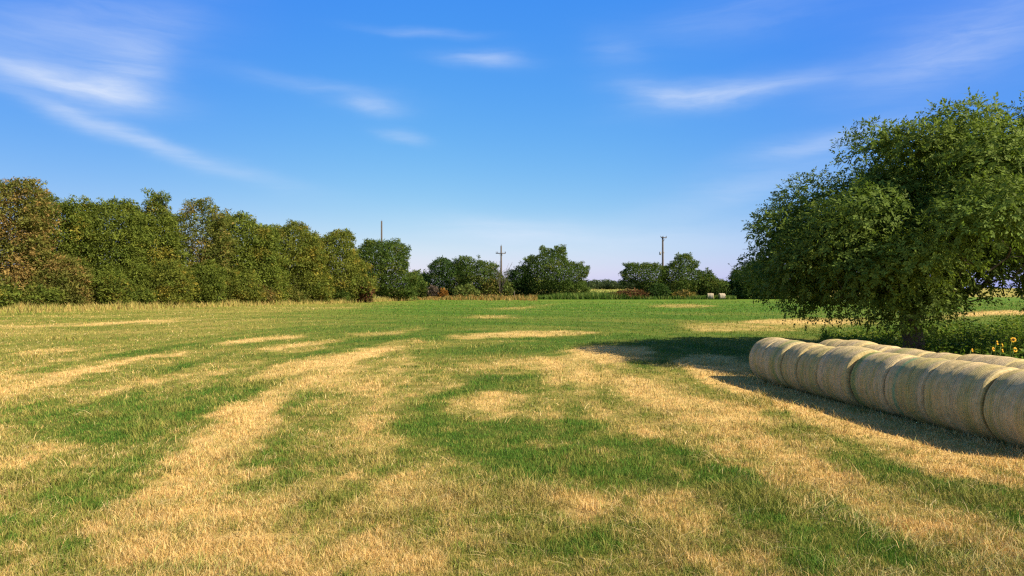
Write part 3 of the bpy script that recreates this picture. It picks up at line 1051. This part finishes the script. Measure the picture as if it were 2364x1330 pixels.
for k, (lb, a_, b_, top, pal, dy) in enumerate(FARB):
    y = FY + dy - 1
    base = CY + F * (CAM_H - float(gz(y))) / y
    make_tree('far_edge_bush', lb, 'bush', bush_outline(a_, b_, top, base - 1, 150 + k), y, 0.5 * (a_ + b_), pal, leaf=0.27, cover=3.8, lobe=0.6,
              thick=0.45, seed=170 + k, group=FS, trunk_r=0.06, trunk_py=base - 6, droop=0.05)

# leafless dead saplings by the cross armed pole
r = rng(5)
ds = empty('dead_sapling', (wx(1156, 124), 124, float(gz(124)) - 0.05), 'leafless dead sapling with bare grey stems in front of the cross armed pole', 'dead tree')
mb = MB()
for k in range(9):
    tx, tz = r.uniform(-1.6, 2.2), r.uniform(4.2, 7.2)
    p0 = np.array([r.normal(0, .12), r.normal(0, .12), 0])
    p2 = np.array([tx, r.normal(0, .5), tz])
    p1 = p0 * 0.5 + p2 * 0.5 + np.array([-0.25 * tx, 0, 0.3])
    mb.tube([p0, 0.5 * p0 + 0.5 * p1, p1, 0.5 * p1 + 0.5 * p2, p2], [.06, .05, .04, .03, .015], 5)
    for b_ in range(3):
        s_ = p1 + (p2 - p1) * r.uniform(0.1, 0.8)
        e_ = s_ + np.array([r.normal(0, .45), r.normal(0, .3), r.uniform(.5, 1.2)])
        mb.tube([s_, 0.5 * (s_ + e_) + r.normal(0, .05, 3), e_], [.028, .02, .01], 4)
mb.build('stem', M_WOOD, ds, True)

# far-off wood on the horizon
def far_wood():
    r = rng(77)
    allv, allc = [], []
    for k in range(300):
        y = r.uniform(455, 520)
        px = r.uniform(1120, 2050)
        x = wx(px, y)
        g = float(gz(y))
        h = r.uniform(4.5, 7.2) * (0.8 + 0.35 * float(vnoise(np.array([x / 22.0]), np.array([1.0]), 4)[0]))
        rad = r.uniform(2.4, 4.2)
        n = 360
        d = r.normal(size=(n, 3))
        d /= np.linalg.norm(d, axis=1)[:, None]
        pos = np.array([x, y, g + h * 0.55]) + d * np.array([rad, rad, h * 0.5]) * (0.7 + 0.4 * r.random(n))[:, None]
        pos[:, 2] = np.maximum(pos[:, 2], g + 0.1)
        nrm = d + r.normal(size=(n, 3)) * 0.5
        ax = np.cross(nrm, r.normal(size=(n, 3)))
        ln = r.uniform(0.6, 1.1, n)
        allv.append(leaf_quads(pos, ax, nrm, ln, ln * 0.7))
        base = np.array([0.058, 0.085, 0.034]) * r.uniform(0.75, 1.3)
        allc.append(np.repeat(base * r.uniform(0.8, 1.2, n)[:, None], 4, 0))
    v = np.vstack(allv)
    q = np.arange(len(v) // 4)[:, None] * 4 + np.array([[0, 1, 2, 3]])
    o = build('far_wood', v, [q], M_LEAF, None, np.vstack(allc))
    tag(o, 'low dark wood far off along the horizon', 'wood', kind='stuff')


far_wood()

# ------------------------------------------------------------------ tall grass at the edges of the field
def tall_grass(name, label, xs, ys, h0, pal, wdt, seed, lean=(0.1, 0.6)):
    r = rng(seed)
    n = len(xs)
    pal = np.array(pal)
    c = pal[r.integers(0, len(pal), n)] * r.uniform(0.75, 1.25, n)[:, None]
    h = h0 * r.uniform(0.45, 1.15, n)
    v, q, t, cc = blades(xs, ys, ground_z(xs, ys), h, np.full(n, wdt) * r.uniform(0.6, 1.2, n), c, r.uniform(lean[0], lean[1], n), seed + 1)
    o = build(name, v, [q, t], M_GRASS, None, cc)
    tag(o, label, 'grass', kind='stuff')


r = rng(301)
n = 42000
px = r.uniform(-160, 960, n)
yy = np.interp(px, [-300, 0, 300, 550, 800, 950], [57, 63, 71, 82, 97, 118]) - r.gamma(1.6, 1.0, n) - 1.2
k = fbm(px / 18.0, yy / 3.0, 3, 8)
h = np.where(r.random(n) < 0.5, 0.45, 0.8) * (0.4 + 1.0 * k)
tall_grass('tall_dry_grass', 'uncut straw coloured grass along the foot of the hedgerow', wx(px, yy), yy, h,
           [(.46, .36, .12), (.34, .31, .09), (.25, .27, .055), (.42, .30, .10)], 0.05, 302)
n = 16000
px = r.uniform(900, 1240, n)
yy = FY - 4 - r.gamma(1.3, 2.2, n) * (0.2 + 1.6 * fbm(px / 14.0, px * 0, 3, 66))
h = (0.15 + 1.1 * fbm(px / 9.0, yy / 3.0, 4, 18) ** 1.3) * np.where(px > 1030, 1.1, 0.8)
tall_grass('tall_rusty_weeds', 'rust coloured dry weeds along the far field edge left of the fence post', wx(px, yy), yy, h,
           [(.27, .135, .035), (.30, .20, .06), (.17, .14, .04), (.13, .15, .035), (.38, .30, .10)], 0.09, 304)
n = 26000
px = r.uniform(1190, 1700, n)
yy = FY - 4 + r.uniform(-2.5, 9, n)
h = (1.0 + 0.7 * fbm(px / 16.0, yy / 4.0, 3, 28)) * np.interp(px, [1190, 1260, 1330, 1440, 1500, 1700], [0.4, .7, 1.0, .9, .55, .6])
tall_grass('tall_green_grass', 'tall dark green grass bank below the far off wood', wx(px, yy), yy, h,
           [(.075, .15, .022), (.055, .11, .018), (.11, .18, .03), (.18, .22, .05)], 0.09, 306)
n = 15000
px = r.uniform(1180, 1760, n)
yy = r.uniform(150, 330, n)
tall_grass('pasture_grass', 'pale yellow green pasture beyond the far edge trees', wx(px, yy), yy, np.full(n, 0.9),
           [(.34, .36, .09), (.28, .33, .07), (.44, .40, .14)], 0.30, 308)

# weeds behind the bales, under the big tree
def weed_bed():
    r = rng(401)
    n = 75000
    y = r.uniform(23.5, 40, n)
    x = r.uniform(10.5, 33, n)
    k = (x > 0.47 * y - 0.6) & (x < 0.80 * y + 3) & (fbm(x / 1.2, y / 1.2, 3, 41) > 0.42)
    k &= ~((y < 25.5) & (x < 14.5))
    x, y = x[k], y[k]
    n = len(x)
    hh = (0.12 + 1.0 * r.random(n) ** 1.6) * (0.1 + 1.9 * fbm(x / 1.1, y / 1.1, 4, 44) ** 1.5) * (0.55 + 0.6 * sstep(0.56, 0.68, x / y))
    z = ground_z(x, y) + hh
    d = r.normal(size=(n, 3))
    d[:, 2] = np.abs(d[:, 2]) * 0.4
    nr = r.normal(size=(n, 3)) * 0.6
    nr[:, 2] += 0.9
    main, sec, acc, _ = PAL['weed']
    c = np.array(main) + (np.array(sec) - np.array(main)) * r.random(n)[:, None]
    a_ = r.random(n) < 0.2
    c[a_] = np.array(acc)
    ln = r.uniform(0.10, 0.20, n)
    v = leaf_quads(np.stack([x, y, z], -1), d, nr, ln, ln * 0.5)
    q = np.arange(n)[:, None] * 4 + np.array([[0, 1, 2, 3]])
    m = n // 3
    bv, bq, bt, bc = blades(x[:m], y[:m], ground_z(x[:m], y[:m]), hh[:m], np.full(m, 0.022), c[:m] * 1.05, r.uniform(0.05, 0.4, m), 402)
    o = build('weed_bed', np.vstack([v, bv]), [np.vstack([q, bq + len(v)]), bt + len(v)], M_LEAF, None, np.vstack([np.repeat(c, 4, 0), bc]))
    tag(o, 'leafy green weeds under the big tree behind the bales', 'weeds', kind='stuff')


weed_bed()

# ------------------------------------------------------------------ hay bales
def bale_material(name, end=False):
    m, n, out = new_mat(name)
    a = tint_out(n)
    w = n.new('ShaderNodeAttribute', attribute_name='wrap_co')
    mp = n.new('ShaderNodeMapping')
    n.link(w.outputs['Vector'], mp.inputs[0])
    mp.inputs['Scale'].default_value = (6, 6, 6) if end else (1.6, 14, 1)
    straw = n.noise(mp.outputs[0], 6.0, 8, 0.75, 0.6)
    mp2 = n.new('ShaderNodeMapping')
    n.link(w.outputs['Vector'], mp2.inputs[0])
    mp2.inputs['Scale'].default_value = (9, 9, 9)
    speck = n.noise(mp2.outputs[0], 5.0, 5, 0.7)
    sp = n.new('ShaderNodeSeparateXYZ')
    n.link(w.outputs['Vector'], sp.inputs[0])
    # net wrap: fine strands round the bale and zig-zag cross threads
    ring = n.m('SINE', n.m('MULTIPLY', sp.outputs[1], 2 * math.pi / 0.047))
    ring = n.m('MULTIPLY_ADD', ring, 0.5, 0.5)
    zig = n.m('SINE', n.m('MULTIPLY', n.m('ADD', sp.outputs[0], n.m('MULTIPLY', sp.outputs[1], 2.0)), 2 * math.pi / 0.11))
    zig = n.m('MULTIPLY_ADD', zig, 0.5, 0.5)
    mp3 = n.new('ShaderNodeMapping')
    n.link(w.outputs['Vector'], mp3.inputs[0])
    mp3.inputs['Scale'].default_value = (4, 4, 4) if end else (0.5, 11, 1)
    band = n.noise(mp3.outputs[0], 1.6, 6, 0.65, 0.3)
    mot = n.noise(w.outputs['Vector'], 7.0, 6, 0.7)
    a0_ = n.mix(1.0, a.outputs['Color'], n.ramp(band, [(0.30, (0.62, 0.66, 0.56)), (0.48, (0.98, 0.98, 0.98)), (0.70, (1.24, 1.2, 1.26))]), 'MULTIPLY')
    a1_ = n.mix(1.0, a0_, n.ramp(mot, [(0.30, (0.72, 0.69, 0.62)), (0.52, (1, 1, 1)), (0.72, (1.15, 1.12, 1.1))]), 'MULTIPLY')
    c = n.mix(1.0, a1_, n.ramp(straw, [(0.28, (0.80, 0.77, 0.70)), (0.5, (1, 1, 1)), (0.75, (1.16, 1.14, 1.1))]), 'MULTIPLY')
    c = n.mix(1.0, c, n.ramp(speck, [(0.30, (0.74, 0.70, 0.62)), (0.42, (1, 1, 1)), (0.72, (1.06, 1.06, 1.06))]), 'MULTIPLY')
    if not end:
        c = n.mix(n.m('MULTIPLY', n.m('POWER', ring, 3.0), 0.34), c, (0.66, 0.54, 0.34, 1))
        c = n.mix(n.m('MULTIPLY', n.m('POWER', zig, 6.0), 0.12), c, (0.66, 0.54, 0.34, 1))
    p = n.new('ShaderNodeBsdfPrincipled')
    n.link(c, p.inputs['Base Color'])
    p.inputs['Roughness'].default_value = 0.95
    p.inputs['Specular IOR Level'].default_value = 0.02
    hgt = n.m('ADD', n.m('ADD', n.m('MULTIPLY', straw, 0.7), n.m('MULTIPLY', mot, 1.2)), n.m('ADD', n.m('MULTIPLY', ring, 0.25 if not end else 0.0), n.m('MULTIPLY', speck, 0.4)))
    b = n.new('ShaderNodeBump')
    b.inputs['Strength'].default_value = 0.5
    b.inputs['Distance'].default_value = 0.03
    n.link(hgt, b.inputs['Height'])
    n.link(b.outputs[0], p.inputs['Normal'])
    n.link(p.outputs[0], out.inputs[0])
    return m


M_WRAP = bale_material('net_wrapped_hay')
M_END = bale_material('hay_end', True)
TAN = np.array([.45, .335, .135])
PINK = np.array([.50, .375, .205])
OLV = np.array([.34, .305, .090])
GREY = np.array([.52, .425, .27])
GRN = np.array([.14, .225, .055])
WHT = np.array([.62, .60, .55])


def make_bale(name, label, group, cx, cy, yaw, R, L, seed, stains=(), whit=0.0, cat='hay bale', cols=None):
    """round bale lying with its axis along local Y; stains: (axis position -1..1, width, colour, how strong)"""
    r = rng(seed)
    g = float(ground_z(np.array([cx]), np.array([cy]))[0])
    root = empty(name, (cx, cy, g - 0.03), label, cat, group, yaw)
    edge = 0.075
    na = 96
    fr = np.linspace(0, 1, 8)
    e_r = R - edge * (1 - np.sin(fr * np.pi / 2)) * 1.0
    e_y = -L / 2 + edge * (1 - np.cos(fr * np.pi / 2)) * 0.9
    inner = np.array([R - edge * 1.7])
    ys = np.concatenate([[-L / 2 + 0.004], e_y, np.linspace(-L / 2 + edge * 1.05, L / 2 - edge * 1.05, 30)[1:-1], -e_y[::-1], [L / 2 - 0.004]])
    rs = np.concatenate([inner, e_r, np.full(28, R), e_r[::-1], inner])
    nr = len(ys)
    th = np.linspace(0, 2 * np.pi, na, endpoint=False)          # 0 at the bottom
    A, Yv = np.meshgrid(th, ys)
    Rv = np.repeat(rs[:, None], na, 1)
    sx = seed * 3.7
    # hay bulges, hoops where the net is tight, slack lumps
    cyc = np.cos(A)
    syc = np.sin(A)
    lump = fbm(cyc * 1.6 + sx, syc * 1.6 + Yv * 1.5, 3, seed) - 0.5
    hoop = vnoise(Yv * 7.0 + sx, np.zeros_like(Yv), seed + 4) - 0.5
    barrel = -0.022 * (2 * Yv / L) ** 2
    Rv = Rv + 0.06 * lump + 0.026 * hoop + barrel
    fine = vnoise(A * 28, Yv * 40, seed + 9) - 0.5
    Rv = Rv + 0.008 * fine
    X = Rv * np.sin(A) * 1.02
    Z = -Rv * np.cos(A)
    Z = np.where(Z < 0, Z * 0.975, Z * 0.985)
    Z = np.maximum(Z, -0.945 * R)
    yj = Yv + 0.03 * (fbm(cyc * 2 + sx, syc * 2, 2, seed + 2) - 0.5)
    V = np.stack([X, yj, Z + 0.945 * R], -1).reshape(-1, 3)
    i = np.arange(nr - 1)[:, None] * na
    j = np.arange(na)[None, :]
    j2 = (j + 1) % na
    q = np.stack([i + j, i + na + j, i + na + j2, i + j2], -1).reshape(-1, 4)
    # colour bands of the wrapped hay
    yb = Yv + 0.02 * (vnoise(A * 3, Yv * 4, seed + 30) - 0.5)
    b1 = fbm(yb * 4.2 + sx, A * 0.25, 3, seed + 11)[..., None]
    b2 = fbm(yb * 9.0 - sx, A * 0.35, 3, seed + 12)[..., None]
    c0, c1, c2 = (TAN, PINK, OLV) if cols is None else cols
    k1 = sstep(0.42, 0.62, b1)
    k2 = sstep(0.52, 0.70, b2)
    col = c0 + (c1 - c0) * k1
    col = col + (c2 - col) * k2 * 0.75
    upper = sstep(0.1, 0.9, -cyc)[..., None]                      # greyer towards the top
    col = col + (GREY - col) * 0.45 * upper * (0.4 + 0.6 * b1)
    rim = sstep(L / 2 - 0.17, L / 2 - 0.04, np.abs(Yv))[..., None]
    col = col + (np.array([.50, .41, .19]) - col) * 0.35 * rim  # pale rim highlight put into the hay colour
    for ps, wd, cc, stg in stains:
        f = np.exp(-((2 * yb / L - ps) / wd) ** 2) * stg * sstep(0.12, 0.42, fbm(yb * 6 + sx, A * 1.6, 3, seed + 17))
        col = col + (np.array(cc) - col) * f[..., None]
    if whit:
        col = col + (WHT - col) * whit
    wc = np.stack([A * R, Yv, np.full_like(A, seed * 1.3)], -1).reshape(-1, 3)
    build('net_wrap', V, [q], M_WRAP, root, col.reshape(-1, 3), True, wc)
    # the two hay ends
    for sgn, ring_i in ((-1, 0), (1, nr - 1)):
        rim_v = V.reshape(nr, na, 3)[ring_i]
        cen = rim_v.mean(0)
        rings = []
        for f in (1.0, 0.8, 0.6, 0.4, 0.2):
            rv = cen + (rim_v - cen) * f
            rv[:, 1] += sgn * (0.03 * (1 - f * f)) + (0.02 * (vnoise(th * 9, np.full(na, f * 9.0), seed + 21) - 0.5) if f < 1 else 0)
            rings.append(rv)
        ev = np.vstack(rings + [cen[None] + np.array([[0, sgn * 0.03, 0]])])
        eq, et = [], []
        for s_ in range(4):
            ii = s_ * na + np.arange(na)
            kk = s_ * na + (np.arange(na) + 1) % na
            eq.append(np.stack([ii, kk, kk + na, ii + na], -1) if sgn < 0 else np.stack([ii, ii + na, kk + na, kk], -1))
        ii = 4 * na + np.arange(na)
        kk = 4 * na + (np.arange(na) + 1) % na
        et = np.stack([ii, kk, np.full(na, 5 * na)], -1) if sgn < 0 else np.stack([kk, ii, np.full(na, 5 * na)], -1)
        ec = np.array([.40, .31, .15]) * r.uniform(0.8, 1.15, (len(ev), 1))
        build('end_face', ev, [np.vstack(eq), et], M_END, root, ec, True, ev * 1.0)
    return root


ROW_B = -0.146                          # the rows run almost straight away from the camera, drifting left
ROW_A1, ROW_A2 = 12.38, 14.08
YAW = math.atan(-ROW_B)
cosr = math.cos(YAW)
BR = 0.80
G1, G2 = 'bales of the front row', 'bales of the back row'
FRONT = [23.75, 22.70, 21.62, 20.78, 19.72, 18.32, 16.95, 15.60, 14.05, 12.62]
FRONT_L = [
    ('farthest bale of the front row, at its left end', [(.1, .2, OLV, .5)]),
    ('second bale from the far end of the front row, grey with a green stripe', [(-.5, .22, GRN, .8), (.4, .3, GREY, .7)]),
    ('third and narrowest bale from the far end of the front row, plain tan', []),
    ('fourth bale from the far end of the front row, pressed against the narrow one', [(-.6, .3, OLV, .7)]),
    ('fifth, plain tan bale of the front row, left of the green edged one', [(-.2, .15, OLV, .4)]),
    ('front row bale with a broad dark green band at its left edge', [(.78, .22, GRN, .95), (-.1, .12, OLV, .8), (-.4, .1, OLV, .8)]),
    ('front row bale with a bright green splash near its upper left', [(.42, .10, (.08, .27, .14), .9), (-.3, .15, OLV, .8), (-.65, .1, GRN, .5)]),
    ('second nearest bale of the front row, whole, with fine vertical net lines', [(-.1, .3, PINK, .6), (-.55, .2, OLV, .5)]),
    ('nearest bale of the front row, cut by the right edge of the photo', [(.7, .12, OLV, .6), (.2, .3, GREY, .5)]),
]
for k in range(len(FRONT) - 1):
    ya, yb = FRONT[k], FRONT[k + 1]
    ym = 0.5 * (ya + yb)
    L = (ya - yb) / cosr - 0.055
    lb, st = FRONT_L[k]
    rr_ = rng(500 + k)
    make_bale('hay_bale', lb, G1, ROW_A1 + ROW_B * ym + rr_.normal(0, .035), ym, YAW + rr_.normal(0, .02), BR * (1 + rr_.normal(0, .018)), L, 500 + k, st)
BACK = [23.1, 22.0, 21.0, 19.9, 18.5, 17.3, 15.8, 14.4]
BACK_L = [
    'farthest bale of the back row, only its top showing at the far end',
    'second bale top from the far end of the back row',
    'third bale top from the far end of the back row',
    'fourth bale top from the far end of the back row, with a greenish patch',
    'sagging low bale top of the back row, in the dip before the sunflowers',
    'humped bale top of the back row, in front of the sunflowers',
    'nearest bale of the back row, its top cut by the right edge of the photo',
]
for k in range(len(BACK) - 1):
    ya, yb = BACK[k], BACK[k + 1]
    ym = 0.5 * (ya + yb)
    rr_ = rng(560 + k)
    make_bale('hay_bale', BACK_L[k], G2, ROW_A2 + ROW_B * ym + rr_.normal(0, .03), ym, YAW + rr_.normal(0, .015),
              BR * (1 + rr_.normal(0, .015)) * (0.965 if k == 4 else 1.0), (ya - yb) / cosr - 0.03, 560 + k, [(.1, .25, GRN, .5)] if k == 3 else [])
for px, py, lb, sd_ in ((1640, 690, 'pale weathered bale far off, left one of the distant pair', 601), (1666, 690, 'pale weathered bale far off, right one of the distant pair', 602)):
    y = FY - 6
    make_bale('distant_hay_bale', lb, 'distant bales at the far field edge', wx(px, y), y, math.radians(78 if sd_ == 601 else 96), 0.60, 1.05, sd_, (), 0.0, cols=(np.array([.20, .185, .165]), np.array([.25, .23, .21]), np.array([.17, .16, .13])))
BALE_ROWS.append(((ROW_A1 + ROW_B * 12.3, 12.3), (ROW_A1 + ROW_B * 23.6, 23.6), 0.45))
BALE_ROWS.append(((ROW_A2 + ROW_B * 12.3, 12.3), (ROW_A2 + ROW_B * 23.0, 23.0), 0.55))

# ------------------------------------------------------------------ poles, fence post
def pole(name, label, px, y, top_py, kind, group='wooden utility poles beyond the field', r0=0.17):
    x = wx(px, y)
    g = float(gz(y))
    root = empty(name, (x, y, g - 0.1), label, 'utility pole', group)
    H = wz(top_py, y) - g + 0.1
    mb = MB()
    mb.tube([(0, 0, 0), (0.01, 0, H * 0.5), (0, 0, H)], [r0 * 1.15, r0, r0 * 0.8], 12)
    mb.build('pole', M_WOOD, root, True)
    u = y / F

    def insul(xx, zz, tall=0.28):
        m2 = MB()
        m2.tube([(xx, 0, zz), (xx, 0, zz + tall * 0.35), (xx, 0, zz + tall * 0.4), (xx, 0, zz + tall * 0.75), (xx, 0, zz + tall)], [.03, .03, .085, .085, .035], 8)
        m2.build('insulator', M_CERAMIC, root, True)
    if kind == 'cross':
        za = wz(585, y) - g + 0.1
        m2 = MB()
        m2.box(-12.5 * u, 10.5 * u, -r0 - 0.14, -r0 - 0.02, za - .09, za + .09)
        m2.build('crossarm', M_WOOD, root)
        for s_ in (-1, 1):
            m3 = MB()
            m3.tube([(s_ * 0.55, -r0 - 0.17, za - 0.05), (0, -r0 - 0.02, za - 0.75)], .03, 6)
            m3.build('brace', M_METAL, root)
        for q_ in (-11.5, -8.5, 9.0, 10.0):
            insul(q_ * u, za + .09)
        insul(0, H)
    if kind == 'transformer':
        za = wz(549, y) - g + 0.1
        m2 = MB()
        m2.box(-5 * u, 8.5 * u, -r0 - 0.14, -r0 - 0.02, za - .08, za + .08)
        m2.build('crossarm', M_WOOD, root)
        m3 = MB()
        m3.tube([(5.5 * u, -r0 - .08, za - .08), (0.1, -r0, za - 0.72)], .035, 6)
        m3.build('brace', M_METAL, root)
        for q_ in (-4.2, 8.0, 0.5):
            insul(q_ * u, za + .08, 0.3)
        zt = wz(584, y) - g + 0.1
        m4 = MB()
        m4.box(-0.62, -0.1, -.05, .05, zt - .05, zt + .05)
        m4.tube([(-0.52, 0, zt - 0.42), (-0.52, 0, zt - 0.38), (-0.52, 0, zt + 0.2), (-0.52, 0, zt + .26)], [.10, .19, .19, .08], 12)
        m4.build('transformer', M_METAL, root)
        m5 = MB()
        m5.box(0.12, 0.34, -.05, .05, zt - .05, zt + .2)
        m5.build('cutout_box', M_METAL, root)
    if kind == 'plain':
        m2 = MB()
        m2.tube([(0.05, 0, H), (0.05, 0, H + .12), (0.05, 0, H + .3)], [.09, .05, .03], 8)
        m2.build('insulator', M_CERAMIC, root)
    return root


pole('utility_pole', 'bare topped grey pole rising behind the dense dark hedgerow tree', 881, 150, 511, 'plain', r0=0.2)
pole('utility_pole', 'wooden pole with one long crossarm and a bare top, above the far edge bushes', 1157, 150, 568, 'cross', r0=0.2)
pole('utility_pole', 'wooden pole with a short top crossarm and a small transformer between two trees', 1530, 140, 547, 'transformer', r0=0.2)
y = FY - 6
fp = empty('fence_post', (wx(1187, y), y, float(gz(y)) - .05), 'single grey wooden fence post in the weeds at the far field edge', 'fence post')
mb = MB()
mb.tube([(0, 0, 0), (.02, 0, .8), (0.03, 0, 1.55), (0.03, 0, 1.58)], [.09, .085, .08, .04], 8)
mb.build('post', M_WOOD, fp, True)

# ------------------------------------------------------------------ sunflowers behind the bales
M_PETAL = solid_material('yellow_petal', (0.75, 0.36, 0.02), (0.85, 0.52, 0.03), 12, 0.6, (1, 1, 1), 0.0)
M_DISC = solid_material('dark_seed_disc', (0.04, 0.018, 0.008), (0.12, 0.05, 0.015), 60, 0.9, (1, 1, 1), 0.5)
M_STEM = solid_material('green_stem', (0.13, 0.20, 0.04), (0.22, 0.27, 0.07), 10, 0.7, (1, 1, 0.3), 0.1)
SUNF = [
    (2338, 782, 0.105, -12, 'highest sunflower, open towards the camera, right of the others'),
    (2301, 789, 0.095, 45, 'sunflower turned to the right, left of the highest one'),
    (2312, 794, 0.085, 60, 'orange tinged sunflower just below and right of the one turned right'),
    (2292, 804, 0.090, 30, 'low half open sunflower at the left of the bunch above the humped bale'),
    (2313, 807, 0.085, 50, 'sunflower seen from its side, lowest in the bunch behind the humped bale'),
    (2342, 805, 0.100, 15, 'yellow sunflower directly below the highest one'),
    (2243, 806, 0.070, 40, 'small lone sunflower left of the bunch, low above the bale tops'),
]


def sunflower(px, py, rad, turn, label, seed):
    r = rng(seed)
    y = 21.6 + r.uniform(-0.5, 0.5)
    x = wx(px, y)
    g = float(ground_z(np.array([x]), np.array([y]))[0])
    H = wz(py, y) - g
    root = empty('sunflower', (x, y, g - .03), label, 'sunflower', 'sunflowers behind the bales')
    lean = r.normal(0, 0.10, 2)
    pts = [np.array([-lean[0] * (1 - f) * H, 0.06 * math.sin(f * 2.4) + 0.05, H * f]) for f in (0, .3, .6, .85, 1.0)]
    pts[-1][1] = 0.03
    mb = MB()
    mb.tube(pts, [.014, .012, .010, .009, .012], 6)
    mb.build('stem', M_STEM, root, True)
    for k in range(6):
        f = 0.25 + 0.11 * k
        p = np.array([np.interp(f, (0, .3, .6, .85, 1), [q[i_] for q in pts]) for i_ in range(3)])
        a = k * 2.4 + r.uniform(0, .6)
        d = np.array([math.cos(a), math.sin(a), 0.15])
        s_ = np.array([-math.sin(a), math.cos(a), 0])
        ln = r.uniform(.16, .25)
        v = [p, p + d * ln * .3, p + d * ln * .38 + s_ * ln * .36, p + d * ln * .45 + [0, 0, .03], p + d * ln * .38 - s_ * ln * .36, p + d * ln * .75 + s_ * ln * .2 - [0, 0, .02], p + d * ln * .75 - s_ * ln * .2 - [0, 0, .02], p + d * ln - [0, 0, .07], p + d * ln * .75 + [0, 0, .01]]
        m2 = MB()
        m2.add(v, [(1, 2, 5, 3), (3, 5, 7, 8), (1, 3, 6, 4), (3, 8, 7, 6)], [(0, 2, 1), (0, 1, 4)], np.array([.09, .16, .025]) * r.uniform(.8, 1.3))
        m2.build('leaf', M_LEAF, root)
    fh = bpy.data.objects.new('flower_head', None)
    COL.objects.link(fh)
    fh.parent = root
    fh.location = (0, -0.03, H)
    fh.rotation_euler = (math.radians(78), 0, math.radians(turn))
    m3 = MB()
    for layer in range(2):
        for k in range(15):
            a = 2 * math.pi * (k + 0.5 * layer) / 15 + r.normal(0, .05)
            d = np.array([math.cos(a), math.sin(a), 0])
            s_ = np.array([-math.sin(a), math.cos(a), 0])
            L_ = rad * r.uniform(.88, 1.1)
            z0 = .004 * layer
            m3.add([d * rad * .35 + [0, 0, z0], d * L_ * .68 + s_ * rad * .13 + [0, 0, z0 + .012], d * L_ + [0, 0, z0 - .006 + r.normal(0, .008)], d * L_ * .68 - s_ * rad * .13 + [0, 0, z0 + .012]], [(0, 1, 2, 3)])
    m3.build('petals', M_PETAL, fh)
    m4 = MB()
    m4.tube([(0, 0, -.02), (0, 0, 0), (0, 0, .014), (0, 0, .022), (0, 0, .024)], [rad * .25, rad * .42, rad * .42, rad * .3, rad * .05], 18)
    m4.build('seed_disc', M_DISC, fh, True)


for k, (px, py, rad, turn, lb) in enumerate(SUNF):
    sunflower(px, py, rad * 0.85, turn, lb, 700 + k)

mown_grass()
long_grass()
